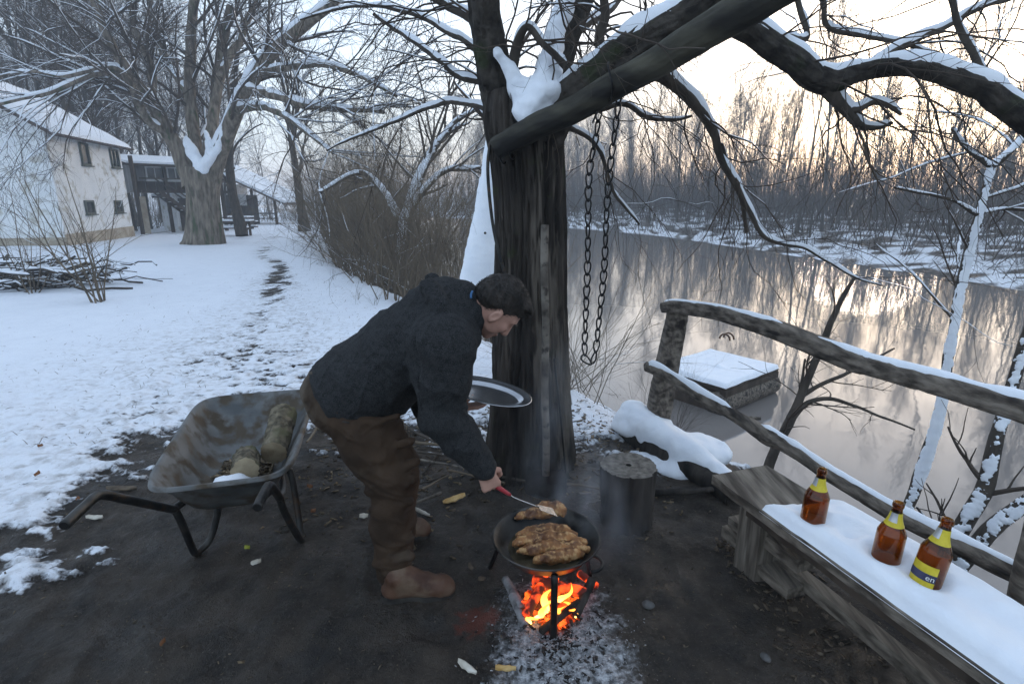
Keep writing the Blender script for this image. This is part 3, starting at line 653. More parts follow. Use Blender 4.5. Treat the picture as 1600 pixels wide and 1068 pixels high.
for i, (x, y, h) in enumerate(BK):
    o = BPRO[i] if i < 3 else copy_tree(BPRO[i % 3]); z = float(Hs(x, y)); z0 = max(z, -1.3)
    o.location = (x, y, z0); o.scale = (h*1.05, h*1.05, h*1.12); o.rotation_euler = (0, 0, i*1.7)
bx = G(152, 466); shrub('thin_shrub', 'thin leafless shrub of arching stems in the snow before the white house', 31, on(bx[0], bx[1]), 2.35, 9, .016, .33, k1=6, k2=3, snow=.15, foot=.06)
bx = G(50, 452); shrub('leaning_shrub', 'scraggly dark shrub beside the brush pile in the snow', 32, on(bx[0], bx[1]), 1.9, 8, .013, .4, k1=5, k2=4, snow=.15, foot=.06)
bx = on(.62, 4.75); shrub('waterside_shrub', 'fine twiggy shrub overhanging the water behind the hanging chain', 33, bx, 1.3, 24, .0045, .6, k1=6, k2=4, snow=.15, foot=.3)
bx = on(.25, 4.6); shrub('waterside_shrub', 'low twiggy shrub at the foot of the bank right behind the great tree', 34, bx, 1.0, 16, .004, .7, k1=5, k2=4, snow=.15, foot=.3)
bx = on(1.35, 4.6); shrub('waterside_weeds', 'dry seedy weeds on the bank below the lower fence rail', 35, bx, .75, 14, .003, .3, k1=8, k2=5, snow=0, foot=.3, cat='weeds', m=TWIG)
for i, (px, py, h) in enumerate([(585, 470, .35), (520, 430, .4), (560, 462, .3), (500, 408, .5)]):
    b0 = G(px, py); shrub('dry_weed', 'small dry weed poking out of the snow beside the bank bushes', 60+i, on(b0[0], b0[1]), h, 6, .003, .25, 'dry weeds in the snow', k1=3, k2=2, snow=0, cat='weed')

# ---- trees rising from the water's edge behind the fence: hand laid
def laid_tree(name, label, limbs, seed, k1=6, L1=.8, snowy=1.0, bark=BARKD, tw=True, grav=.0, cat='tree', scl=1.0):
    ls = [limb([(a, b_, Y, r*scl) for a, b_, Y, r in l], 30) for l in limbs]; base = ls[0][0][0]; o = thing(name, label, cat, base); g = np.random.default_rng(seed)
    for i, (p, r) in enumerate(ls):
        m_ = MB(); rough_tube(m_, wob(p, .015, 4, seed+i), r, 14, .12, 6, seed+i); obj('trunk' if i == 0 else 'limb', m_, bark, o)
    lp, lr = stack(ls)
    if tw:
        A = grow(lp, lr, k1, L1, (.5, 1.1), 8, .4, .004, .18, grav, .2, 1, .5, rng=g); B = grow(*A, 4, .5, (.4, .9), 6, .55, .0025, .2, grav, .2, 1, .5, rng=g, lenpar=True)
        mb = MB(); mb.tubes(*A, 4); mb.tubes(*B, 3); obj('twigs', mb, TWIG, o, kind='stuff')
        if snowy: mb = MB(); snow_on(mb, *A, 5, .004, .8, .5, g, .5); obj('twig_snow', mb, SNOW, o, kind='stuff')
    return o, ls
def plaster(o, ls, side, seed, amt=.75, k=30, cut=0.0, n=320):
    """snow blown against one side of a stem: a patchy shell standing off the bark"""
    for i, (p, r) in enumerate(ls):
        q = spline(np.hstack([p, r[:, None]]), n); p, r = q[:, :3], q[:, 3]; T = nrm(np.gradient(p, axis=0)); sd = np.asarray(side, float)
        A = nrm(sd-(T*sd).sum(1)[:, None]*T); B = np.cross(T, A); th = np.arange(k)*2*np.pi/k; L_ = np.concatenate([[0], np.cumsum(np.linalg.norm(np.diff(p, axis=0), axis=1))])
        tt, ll = np.meshgrid(th, L_); m = r.mean(); qq = np.stack([np.cos(tt)*m, np.sin(tt)*m, ll], -1).reshape(-1, 3)
        f = fbm(qq, 1.3/m, 4, seed+i, .65).reshape(tt.shape); f2 = fbm(qq, .28/m, 2, seed+i+40).reshape(tt.shape)
        w = sstep(-.14, .22, np.cos(tt)*1.0-.05+.75*f+.7*f2-cut); R = r[:, None]*(.70+w*(.42+.30*amt*(.6+.8*f)))
        V = p[:, None]+R[..., None]*(A[:, None]*np.cos(tt)[..., None]+B[:, None]*np.sin(tt)[..., None])
        mb = MB(); ii = np.arange(n-1)[:, None]*k; c = np.arange(k)[None]; c2 = (c+1) % k
        mb.add(V, np.stack([ii+c, ii+c2, ii+k+c2, ii+k+c], -1).reshape(-1, 4)); obj('snow_crust', mb, SNOW, o)
Y0 = 4.6
SC = .68
o, ls = laid_tree('snowy_sapling', 'slender bankside tree plastered with snow on one side, forked above the fence', [
 [(1415, 800, 3.9, 11), (1440, 735, 3.95, 12), (1468, 640, 4.0, 11), (1488, 520, 4.05, 9.5), (1508, 420, 4.1, 9), (1530, 335, 4.1, 8.5), (1550, 255, 4.1, 8)],
 [(1550, 262, 4.1, 8), (1528, 245, 4.1, 6), (1502, 220, 4.1, 5), (1490, 200, 4.1, 4)],
 [(1550, 258, 4.1, 8), (1578, 236, 4.1, 7), (1604, 208, 4.1, 6), (1640, 170, 4.1, 5)],
 [(1528, 335, 4.1, 6), (1500, 318, 4.05, 4), (1460, 305, 4.0, 3.4), (1400, 292, 3.95, 2.4)],
 [(1532, 332, 4.1, 5), (1565, 326, 4.1, 4), (1610, 328, 4.1, 3.6)]], 500, 5, .7, scl=.66)
plaster(o, ls[:1], (-.35, -.8, .5), 510, .6, cut=.22); plaster(o, ls[1:], (0, -.4, 1), 520, .6, cut=.15)
o, ls = laid_tree('crooked_tree', 'dark crooked tree with patchy snow leaning over the water behind the bottles', [
 [(1440, 985, 3.1, 17), (1470, 905, 3.15, 15), (1500, 830, 3.2, 14), (1535, 765, 3.25, 14), (1556, 690, 3.3, 11.5), (1572, 640, 3.35, 10.5), (1590, 570, 3.4, 10), (1612, 500, 3.4, 9)],
 [(1468, 925, 3.12, 15), (1505, 880, 3.1, 15), (1550, 825, 3.05, 14), (1610, 780, 3.0, 13), (1680, 730, 2.95, 12)]], 540, 3, .5, scl=.8)
plaster(o, ls, (-.5, -.75, .65), 550, .55, cut=.55)
o, ls = laid_tree('bare_sapling', 'thin dark bare sapling leaning out over the water beyond the lower rail', [
 [(1190, 760, 3.6, 8), (1212, 700, 3.7, 7), (1240, 645, 3.8, 6.5), (1262, 590, 3.85, 5.5), (1285, 535, 3.9, 5), (1310, 480, 3.95, 4), (1340, 430, 4, 2.6)],
 [(1236, 655, 3.8, 4.5), (1262, 628, 3.8, 3.6), (1300, 622, 3.8, 3), (1350, 640, 3.8, 2.2), (1430, 672, 3.8, 1.3)],
 [(1250, 620, 3.83, 3.6), (1285, 600, 3.85, 3), (1330, 580, 3.85, 2.4), (1395, 545, 3.85, 1.4)],
 [(1240, 645, 3.8, 3), (1252, 600, 3.85, 2.2), (1258, 560, 3.9, 1.4)]], 570, 4, .4, 0)
# snow-crusted leaning trunk seen left of the great tree
o, ls = laid_tree('snow_crusted_trunk', 'leaning trunk wholly crusted with snow behind the great tree', [
 [(752, 475, 5.2, 38), (754, 440, 5.2, 31), (757, 405, 5.2, 27), (762, 350, 5.25, 21), (766, 300, 5.3, 17), (772, 240, 5.35, 14), (780, 170, 5.4, 11), (790, 100, 5.5, 9)]], 590, 5, .8)
plaster(o, ls, (-.2, -1, .25), 600, .35, 28, -.12)
for kx, ky, kr in ((758, 364, .012),):
    m_ = MB(); c_ = P(kx, ky, 5.03); m_.lathe([(.001, -.012), (kr*.7, -.010), (kr, 0), (kr*.7, .010), (.001, .012)], 12, c_, np.array([[1, 0, 0], [0, 0, 1], [0, -1, 0.]])); obj('knot', m_, BARKD, o)
# willow leaning over the river, white branches
o, ls = laid_tree('leaning_willow', 'grey willow with snow-lined limbs leaning over the river behind the bushes', [
 [(628, 400, 14.5, 9), (636, 340, 14.5, 8), (650, 290, 14.6, 7), (668, 252, 14.8, 6), (690, 215, 15, 5), (720, 195, 15, 4)],
 [(640, 330, 14.5, 6), (668, 290, 14.5, 5), (700, 265, 14.6, 4), (750, 262, 14.6, 3)],
 [(655, 280, 14.6, 5), (680, 230, 14.8, 4.5), (712, 190, 15, 4), (745, 170, 15, 3)],
 [(632, 360, 14.5, 6), (600, 300, 14.5, 5), (560, 270, 14.5, 4), (500, 300, 14.5, 3)]], 620, 9, 2.2)
plaster(o, ls, (-.2, -.3, 1), 630, .9, 10, -.1, 60)
# dark trees by the footpath
put_tree('dark_path_tree', 'dark twin-stemmed tree where the footpath meets the bank bushes', 41, on(*(G(476, 362, -.4)[:2])), Ht=11, r0=.28, fork=.18, nl=13, k1=7, k2=6, k3=3, rmin=.011)
o, ls = laid_tree('leaning_post_tree', 'dark leaning tree stem beside the picnic table', [
 [(378, 368, 27, 9), (371, 335, 27.2, 7.5), (363, 300, 27.4, 6.5), (358, 240, 27.8, 5.5), (362, 180, 28, 5), (368, 110, 28.4, 4), (375, 40, 28.8, 3)]], 640, 9, 3.0)

g = np.random.default_rng(91); Nn = 2600; y = 3.4+11*g.random(Nn)**1.5; x = -.15*y+g.normal(size=Nn)*1.6-1.6; ok = (sx(x, y) < 2.2) & (x < .8); x, y = x[ok], y[ok]; z = np.array([Hs(a, b_) for a, b_ in zip(x, y)])
p0 = np.stack([x, y, z-.005], -1); d = nrm(np.stack([g.normal(size=len(x)), g.normal(size=len(x)), .25+.5*g.random(len(x))], -1)); Lg = g.uniform(.02, .07, len(x))[:, None]
mb = MB(); mb.tubes(np.stack([p0, p0+d*Lg*.6, p0+d*Lg-[0, 0, .008]], 1), np.full((len(x), 3), .0016)*g.uniform(.6, 1.8, (len(x), 1))*np.array([1, .8, .3]), 3); obj('grass_tips', mb, TWIGB, kind='stuff', label='dry grass tips and litter poking through the trodden snow', cat='grass')
# ------------------------------------------------------------------ houses
PLAST = mat('white_plaster', (.72, .73, .73), (.82, .82, .81), 1.2, .9, .25, 30, .01, c3=(.50, .47, .41), c3scale=2.2, c3amt=.25)
PLINTH = mat('stained_plaster', (.30, .24, .17), (.46, .40, .31), 2.5, .9, .3, 30, .01)
ROOFT = mat('old_roof', (.07, .055, .05), (.14, .11, .095), 6, .9, .4, 30, .01)
DWOOD = mat('dark_boards', (.035, .026, .02), (.08, .06, .045), 8, .85, .4, 20, .005, stretch=(1, 1, .15))
GREYW = mat('grey_board_wall', (.16, .155, .15), (.26, .25, .24), 5, .88, .3, 20, .005, stretch=(1, 1, .15))
PANE = mat('dark_pane', (.02, .024, .026), (.05, .055, .055), 2, .08, spec=.6)
FRAMEG = mat('green_grey_frame', (.07, .085, .07), (.12, .13, .11), 9, .7)
WHITEP = mat('white_paint', (.55, .56, .56), (.68, .68, .67), 5, .7)
def qd(m, a, b_, c, d): m.add(np.array([a, b_, c, d], float), [(0, 1, 2, 3)])
def slab(m, quad, t):                             # quad (4 corners) given thickness t downwards along its normal
    q = np.asarray(quad, float); n = nrm(np.cross(q[1]-q[0], q[3]-q[0]))
    if n[2] < 0: n = -n
    m.add(np.vstack([q, q-n*t]), [(0, 1, 2, 3), (7, 6, 5, 4), (0, 4, 5, 1), (1, 5, 6, 2), (2, 6, 7, 3), (3, 7, 4, 0)])
class House:
    """local frame: x along the eave wall away from the viewer, y to the right (out of the eave wall), z up"""
    def __init__(s, o, org, ang): s.o = o; s.org = np.asarray(org, float); s.R = rotz(ang)
    def w(s, p): return np.asarray(p, float) @ s.R.T + s.org
    def part(s, name, mt, boxes, parent=None, smooth=False, **k):
        m = MB()
        for c, sz in boxes: m.box(s.w(c), sz, s.R)
        return obj(name, m, mt, parent or s.o, smooth, **k)
# white house: near corner A, far corner B of the eave wall
A = P(106, 388, 22.0); B = P(212, 379, 28.5); zb = min(float(Hs(A[0], A[1])), float(Hs(B[0], B[1])))-.1
ang = math.atan2(B[1]-A[1], B[0]-A[0]); Lw = math.hypot(B[0]-A[0], B[1]-A[1]); eave = P(106, 197, 22.0)[2]-zb
ho = thing('white_house', 'two-storey white plastered house with snowy gable roof and small dark windows', 'house', (A[0], A[1], zb))
hs = House(ho, (A[0], A[1], zb), ang)             # eave wall lies on local y = 0, the house body at y > 0 (left of it)
Wd, rise = 7.2, 7.2/2*math.tan(math.radians(31))
m = MB(); pts = lambda x: [hs.w((x, 0, 0)), hs.w((x, 0, eave)), hs.w((x, Wd/2, eave+rise)), hs.w((x, Wd, eave)), hs.w((x, Wd, 0))]
f0, f1 = pts(0), pts(Lw); m.poly(f0); m.poly(f1[::-1])
for i in (0, 3): qd(m, f0[i], f1[i], f1[i+1], f0[i+1])
obj('wall', m, PLAST, ho, False)
hs.part('plinth', PLINTH, [((Lw/2, -.012, .30), (Lw+.02, .05, .62)), ((-.012, Wd/2, .25), (.05, Wd, .5))])
m = MB(); ov, og = .45, .35
e0, e1, r0_, r1_ = (-og, -ov, eave-ov*.6), (Lw+og, -ov, eave-ov*.6), (-og, Wd/2, eave+rise+.05), (Lw+og, Wd/2, eave+rise+.05)
slab(m, [hs.w(e0), hs.w(e1), hs.w(r1_), hs.w(r0_)], .10); e2, e3 = (-og, Wd+ov, eave-ov*.6), (Lw+og, Wd+ov, eave-ov*.6); slab(m, [hs.w(e2), hs.w(r0_), hs.w(r1_), hs.w(e3)][::-1], .10)
rf = obj('roof', m, ROOFT, ho, False)
V = np.array([[hs.w(np.array(e0)*(1-v)+np.array(r0_)*v + (np.array(e1)-np.array(e0))*u + np.array([0, 0, .03])) for v in np.linspace(0, 1, 30)] for u in np.linspace(0, 1, 90)])
V[..., 2] += (.07+.06*np.abs(np.sin(np.arange(90)*1.05))[:, None]*.6+.04*fbm(V.reshape(-1, 3), 2, 3, 4).reshape(90, 30)); V[:, 0, 2] -= .10
V[0, :, 2] -= .08; V[-1, :, 2] -= .08
m = MB(); m.grid(V); obj('roof_snow', m, SNOW, rf)
hs.part('roof_tile_edge', ROOFT, [((x, -ov-.02, eave-ov*.6-.02), (.13, .12, .07)) for x in np.arange(-og+.1, Lw+og, .26)], rf)
def window(hs, x0, x1, z0, z1, face='eave', mull=1, fm=None, pane=None):
    if face == 'eave': c = lambda a, d, z: (a, -d, z); sz = lambda a, d, z: (a, d, z)
    else: c = lambda a, d, z: (-d, a, z); sz = lambda a, d, z: (d, a, z)
    xm, zm, w_, h_ = (x0+x1)/2, (z0+z1)/2, x1-x0, z1-z0; t = .07
    wn = hs.part('window', fm or FRAMEG, [(c(x0+t/2, .03, zm), sz(t, .09, h_)), (c(x1-t/2, .03, zm), sz(t, .09, h_)), (c(xm, .032, z0+t/2), sz(w_-2*t, .086, t)), (c(xm, .032, z1-t/2), sz(w_-2*t, .086, t))] +
             [(c(x0+w_*(i+1)/(mull+1), .03, zm), sz(.045, .07, h_-2*t)) for i in range(mull)])
    for i in range(mull+1):
        a, b_ = x0+w_*i/(mull+1), x0+w_*(i+1)/(mull+1)
        hs.part('pane', pane or PANE, [(c((a+b_)/2, .006, zm), sz(b_-a-.05, .02, h_-2*t))], wn)
    hs.part('sill', fm or FRAMEG, [(c(xm, .07, z0-.03), sz(w_+.12, .14, .05))], wn)
def wx(px, py):                                      # where the sight line meets the eave wall: local x and height
    r = ray(px, py); d = np.array([math.cos(ang), math.sin(ang)]); M_ = np.array([[r[0], -d[0]], [r[1], -d[1]]]); t, x = np.linalg.solve(M_, A[:2]); return x, CAMZ+r[2]*t-zb
for (a, b_, c, d, mu) in ((121, 222, 141, 259, 0), (169, 232, 187, 263, 1), (130, 313, 148, 334, 0), (177, 313, 192, 332, 0)):
    x0, z1 = wx(a, (b_+b_)/2); x1, z0 = wx(c, d); window(hs, x0, x1, z0, z1, 'eave', mu)
hs.part('shutter', FRAMEG, [((-.02, Wd/2-1.9+2.2, eave+.35), (.05, .8, .9))])
hs.part('cellar_vent', DWOOD, [((-.03, 2.3, .12), (.07, .8, .2))])
hs.part('corner_post', DWOOD, [((Lw+1.6, .15, eave/2-.3), (.16, .16, eave-.4)), ((Lw+1.6, 2.2, eave/2-.3), (.16, .16, eave-.4))])

# brown hut with outside stairs
C0 = P(222, 374, 31.0); zc = float(Hs(C0[0], C0[1]))-.05
hu = thing('stair_hut', 'brown boarded hut on posts with white-framed windows and outside stairs', 'hut', (C0[0], C0[1], zc)); h2 = House(hu, (C0[0], C0[1], zc), math.radians(50))
h2.part('upper_wall', GREYW, [((2.4, 1.6, 3.0), (4.6, 3.2, 1.5))]); h2.part('lower_wall', PLAST, [((3.4, 1.9, 1.0), (2.4, 2.4, 2.4))])
for i in range(9): h2.part('board', DWOOD, [((.36+i*.51, -.02, 2.55), (.47, .04, .62))])
h2.part('door', DWOOD, [((2.8, .68, 1.0), (.85, .06, 1.9))])
for x in (.7, 1.75, 2.8): window(h2, x, x+.9, 2.92, 3.66, 'eave', 1, WHITEP)
for x in (.12, 1.6, 4.6): h2.part('post', DWOOD, [((x, -.14, 1.9), (.16, .16, 3.8))])
h2.part('concrete_post', PLINTH, [((.12, -.55, 1.0), (.34, .34, 2.1))])
m = MB(); slab(m, [h2.w(q) for q in ((-.4, -1.0, 3.75), (5.2, -1.0, 3.75), (5.2, 3.5, 4.35), (-.4, 3.5, 4.35))], .12); rf = obj('roof', m, DWOOD, hu, False)
m = MB(); slab(m, [h2.w(q) for q in ((-.42, -1.02, 3.87), (5.22, -1.02, 3.87), (5.22, 3.52, 4.47), (-.42, 3.52, 4.47))], .11); obj('roof_snow', m, SNOW, rf, False)
h2.part('balcony_rail', DWOOD, [((2.4, -.9, 3.0), (4.6, .06, .08)), ((2.4, -.9, 2.3), (4.6, .08, .14))])
for i in range(9):
    st = h2.part('step', DWOOD, [((1.0+i*.27, -1.05, 2.15-i*.23), (.3, .8, .06))]); h2.part('step_snow', SNOW, [((1.0+i*.27, -1.05, 2.21-i*.23), (.27, .74, .05))], st)
for y_ in (-1.5, -.62):
    m = MB(); m.bar(h2.w((.8, y_, 2.3)), h2.w((3.45, y_, 0)), .06, .2); obj('stringer', m, DWOOD, hu, False)
    m = MB(); m.bar(h2.w((.8, y_, 3.1)), h2.w((3.45, y_, .85)), .05, .07); obj('handrail', m, DWOOD, hu, False)
# gabled hut with a long roof sweeping low
D0 = P(352, 348, 46.0); zd = float(Hs(D0[0], D0[1]))-.05; k = 46.0*_cp/850
hd = thing('long_roof_hut', 'far hut with a long snowy roof sweeping down over an open porch', 'hut', (D0[0], D0[1], zd)); h3 = House(hd, (D0[0], D0[1], zd), 0.0)
m = MB(); m.add([h3.w(q) for q in ((-2.9, 0, 0), (-.2, 0, 0), (-.2, 0, 3.3), (-1.2, 0, 4.6), (-2.9, 0, 3.0), (-2.9, 5, 0), (-.2, 5, 0), (-.2, 5, 3.3), (-1.2, 5, 4.6), (-2.9, 5, 3.0))],
   [(0, 1, 2, 4), (1, 6, 7, 2), (0, 4, 9, 5)], [(4, 2, 3)]); obj('wall', m, PLAST, hd, False)
h3.part('boarded_wall', DWOOD, [((1.1, 1.0, 1.2), (2.6, .1, 2.4)), ((1.1, .2, .45), (2.6, .08, .9))]); window(h3, .0, 0, 0, 0) if False else None
h3.part('window', WHITEP, [((.9, .9, 2.0), (1.3, .06, .9))]); h3.part('gable_door', DWOOD, [((-.75, -.03, 2.4), (.7, .06, 1.4))])
m = MB(); slab(m, [h3.w(q) for q in ((-1.2, -.7, 4.85), (5.3, -.7, 1.75), (5.3, 5.6, 1.75), (-1.2, 5.6, 4.85))], .14); slab(m, [h3.w(q) for q in ((-3.4, -.7, 3.0), (-1.2, -.7, 4.85), (-1.2, 5.6, 4.85), (-3.4, 5.6, 3.0))], .14); rf = obj('roof', m, ROOFT, hd, False)
m = MB(); slab(m, [h3.w(q) for q in ((-1.2, -.75, 5.05), (5.35, -.75, 1.95), (5.35, 5.6, 1.95), (-1.2, 5.6, 5.05))], .18); slab(m, [h3.w(q) for q in ((-3.45, -.75, 3.2), (-1.2, -.75, 5.05), (-1.2, 5.6, 5.05), (-3.45, 5.6, 3.2))], .18); obj('roof_snow', m, SNOW, rf, False)
for x, z in ((4.4, 2.0), (2.6, 2.9), (.0, 4.0)): h3.part('post', DWOOD, [((x, -.3, z/2), (.17, .17, z))])
h3.part('porch_rail', DWOOD, [((2.2, -.32, .95), (4.4, .07, .1)), ((2.2, -.32, .55), (4.4, .06, .08))])
# small white hut between the trees
E0 = P(285, 352, 38.0); he = thing('small_white_hut', 'small white hut with snow-laden awning partly behind the spreading tree', 'hut', on(E0[0], E0[1])); h4 = House(he, on(E0[0], E0[1]), .2)
h4.part('wall', PLAST, [((.6, 1.2, 1.7), (3.2, 2.4, 3.4))]); h4.part('boarded_front', GREYW, [((.6, -.03, 2.9), (3.2, .06, 1.0))]); h4.part('door', DWOOD, [((1.2, -.03, .95), (.8, .06, 1.9))])
m = MB(); slab(m, [h4.w(q) for q in ((-1.2, -1.1, 2.1), (2.4, -1.1, 2.1), (2.4, 0, 2.5), (-1.2, 0, 2.5))], .1); aw = obj('awning', m, DWOOD, he, False)
m = MB(); slab(m, [h4.w(q) for q in ((-1.2, -1.12, 2.24), (2.4, -1.12, 2.24), (2.4, 0, 2.64), (-1.2, 0, 2.64))], .13); obj('awning_snow', m, SNOW, aw, False)
m = MB(); slab(m, [h4.w(q) for q in ((-1.4, -.5, 3.3), (2.6, -.5, 3.3), (2.6, 2.6, 4.3), (-1.4, 2.6, 4.3))], .2); obj('roof_snow', m, SNOW, he, False)
# picnic tables
def picnic(px, py, Y, lab, rz):
    b0 = P(px, py, Y); b0 = on(b0[0], b0[1]); o = thing('picnic_table', lab, 'table', b0, 'picnic tables under the trees'); h = House(o, b0, rz)
    t = h.part('table_top', DWOOD, [((0, 0, .74), (1.9, .75, .06))]); h.part('snow_cover', SNOW, [((0, 0, .81), (1.86, .72, .08))], t)
    for y_ in (-.65, .65):
        q = h.part('seat', DWOOD, [((0, y_, .44), (1.9, .28, .05))]); h.part('snow_cover', SNOW, [((0, y_, .50), (1.86, .26, .07))], q)
    for x in (-.7, .7):
        h.part('leg', DWOOD, [((x, -.25, .37), (.1, .1, .72))]); h.part('leg', DWOOD, [((x, .25, .37), (.1, .1, .72))]); h.part('cross_bar', DWOOD, [((x, 0, .38), (.08, 1.5, .1))])
picnic(366, 358, 29, 'snow-topped picnic table between the spreading tree and the leaning stem', .1)
picnic(372, 343, 37, 'snow-topped picnic table out in the open before the long-roofed hut', -.15)
# brush pile by the white house
b0 = on(*(G(30, 442)[:2])); bp_ = thing('brush_pile', 'low pile of cut branches half covered with snow before the white house', 'brush pile', b0); g = np.random.default_rng(9)
Nn = 300; p0 = b0+np.stack([g.normal(size=Nn)*.9, g.normal(size=Nn)*.4, g.uniform(0, .45, Nn)], -1); d = nrm(np.stack([np.sign(g.normal(size=Nn))*1.0, g.normal(size=Nn)*.5, g.normal(size=Nn)*.22], -1))
Q = np.stack([p0+d*t*g.uniform(.25, .75, (Nn, 1))+g.normal(size=(Nn, 3))*.05 for t in np.linspace(-.8, .9, 5)], 1); Q[..., 2] = np.maximum(Q[..., 2], b0[2]); R = np.full((Nn, 5), .014)*g.uniform(.4, 1.6, (Nn, 1))
m = MB(); m.tubes(Q, R, 4); obj('branches', m, BARKD, bp_, kind='stuff'); m = MB(); snow_on(m, Q, R, 4, .014, .9, .3, g, .5); obj('snow_cover', m, SNOW, bp_)
# ------------------------------------------------------------------ things round the fire
WOODY = mat('rail_wood', (.055, .044, .035), (.215, .18, .145), 34, .85, 1.0, 70, .008, stretch=(1, .12, 1), c3=(.028, .023, .020), c3scale=14)
PLANKW = mat('bench_wood', (.060, .048, .037), (.23, .195, .155), 34, .8, 1.0, 70, .006, stretch=(1, .10, 1), c3=(.045, .036, .028), c3scale=10)
ENDW = mat('cut_wood', (.24, .18, .11), (.42, .34, .22), 14, .8, .5, 60, .004)
STEEL = mat('old_galvanised', (.085, .09, .09), (.20, .20, .195), 7, .5, .35, 30, .004, metal=.55, c3=(.085, .066, .046), c3scale=11, c3amt=.55, rough2=.75)
TUBEM = mat('dark_tube_steel', (.022, .022, .022), (.06, .057, .052), 14, .45, .3, 60, .003, metal=.6, c3=(.07, .045, .03), c3scale=18)
BLACKI = mat('black_iron', (.008, .008, .008), (.03, .028, .027), 18, .5, .4, 60, .003, metal=.5)
RUST = mat('rust', (.06, .03, .018), (.12, .065, .035), 20, .8, .3, 60, .003)
CHARW = mat('charred_wood', (.007, .0065, .006), (.055, .046, .039), 10, .9, .8, 40, .008, stretch=(1, 1, .3))

# ---- pole lashed to the tree
pp, pr = limb([(776, 236, 2.93, 17), (830, 206, 2.88, 18), (930, 150, 2.78, 19), (1030, 90, 2.66, 22), (1120, 36, 2.55, 26), (1200, -14, 2.45, 29), (1290, -75, 2.35, 31)], 60)
pole = thing('hanging_pole', 'long smooth log pole lashed across the great tree trunk, carrying the chain', 'pole', pp[0])
mb = MB(); rough_tube(mb, wob(pp, .030, 3, 9), pr, 48, .11, 7, 71, crack=.06); mb.poly([pp[0]+pr[0]*np.array([-.3, math.cos(t)*.95, math.sin(t)*.95]) for t in np.linspace(0, 6.28, 14)[:-1]])
POLEM = mat('pole_wood', (.018, .016, .013), (.085, .078, .055), 7, .75, 1, 30, .006, stretch=(.3, 1, 1), c3=(.014, .013, .012), c3scale=4, c3amt=.5)
obj('log', mb, POLEM, pole)
for j, px in enumerate((788, 800)):
    c = pp[np.argmin(np.abs(np.array([800+850*q[0]/(q[1]*_cp+(CAMZ-q[2])*_sp) for q in pp])-px))]; t = np.linspace(0, 2*np.pi, 22)
    mb = MB(); mb.tube(c+np.stack([.02*np.sin(t), .11*np.sin(t)+.06, .075*np.cos(t)], -1), .005, 6); obj('wire_lashing', mb, BLACKI, pole)
mb = MB(); snow_on(mb, (pp[1:6]+[0, 0, pr[0]*.3])[None], pr[1:6][None]*.6, 8, .004, .6, .1, np.random.default_rng(1)); obj('snow_pat', mb, SNOW, pole)
# rope hanging down the trunk
mb = MB(); rp = spline([P(a, b_, Y) for a, b_, Y in ((766, 222, 2.92), (762, 262, 2.92), (766, 320, 2.93), (774, 372, 2.94), (788, 425, 2.93), (796, 445, 2.93))], 30); mb.tube(rp, .009, 7)
obj('old_rope', mb, TUBEM, base=rp[0], label='dark rope hanging down the left side of the great tree trunk', cat='rope')

# ---- hanging chain: one loop of pear shaped links
def link_mesh():
    t = np.linspace(0, 2*np.pi, 25); w = .0155*(1+.45*np.cos(t)); p = np.stack([w*np.sin(t), 0*t, -.036*np.cos(t)], -1)
    m = MB(); m.tubes(p[None], np.full((1, 25), .0046), 6); return m.mesh('chain_link')
def Ypole(px): return float(np.interp(px, [776, 930, 1030], [2.93, 2.78, 2.66]))
cp = spline([P(a, b_, 2.78) for a, b_ in ((936, 168), (932, 210), (921, 268), (919, 340), (918, 420), (915, 500), (914, 552), (921, 566), (930, 552), (936, 500), (944, 420), (948, 330), (953, 265), (960, 210), (966, 160), (966, 118))], 400)
ch = thing('hanging_chain', 'rusty black loop of pear-linked chain hanging from the log pole over the bank', 'chain', cp[-1]); lm = link_mesh(); lm.materials.append(BLACKI)
sl_ = np.concatenate([[0], np.cumsum(np.linalg.norm(np.diff(cp, axis=0), axis=1))]); nl_ = int(sl_[-1]/.060)
for i in range(nl_):
    s_ = (i+.5)*sl_[-1]/nl_; c = np.array([np.interp(s_, sl_, cp[:, j]) for j in range(3)]); d = np.array([np.interp(s_+.02, sl_, cp[:, j]) for j in range(3)])-c
    o = bpy.data.objects.new('chain_link', lm); COL.objects.link(o); o.parent = ch; z = nrm(d)*(1 if i < nl_*.48 else -1)
    x = nrm(np.cross([0, -1, 0], z)); a = (.9 if i % 2 else -.35)+.3*math.sin(i*2.3); y = np.cross(z, x); x, y = x*math.cos(a)+y*math.sin(a), -x*math.sin(a)+y*math.cos(a)
    M_ = Matrix(np.stack([x, y, z], 1).tolist()).to_4x4(); M_.translation = Vector(c-cp[-1]); o.matrix_local = M_
t = np.linspace(0, 2*np.pi, 20); mb = MB(); c = P(950, 130, 2.76); mb.tube(np.stack([c[0]+.012*np.sin(2*t), c[1]+.085*np.cos(t), c[2]+.085*np.sin(t)], -1), .005, 6); obj('shackle', mb, BLACKI, ch)
mb = MB(); mb.tube(spline([P(936, 168, 2.77), P(926, 192, 2.76), P(931, 178, 2.76)], 10), .004, 6); obj('hook', mb, BLACKI, ch)

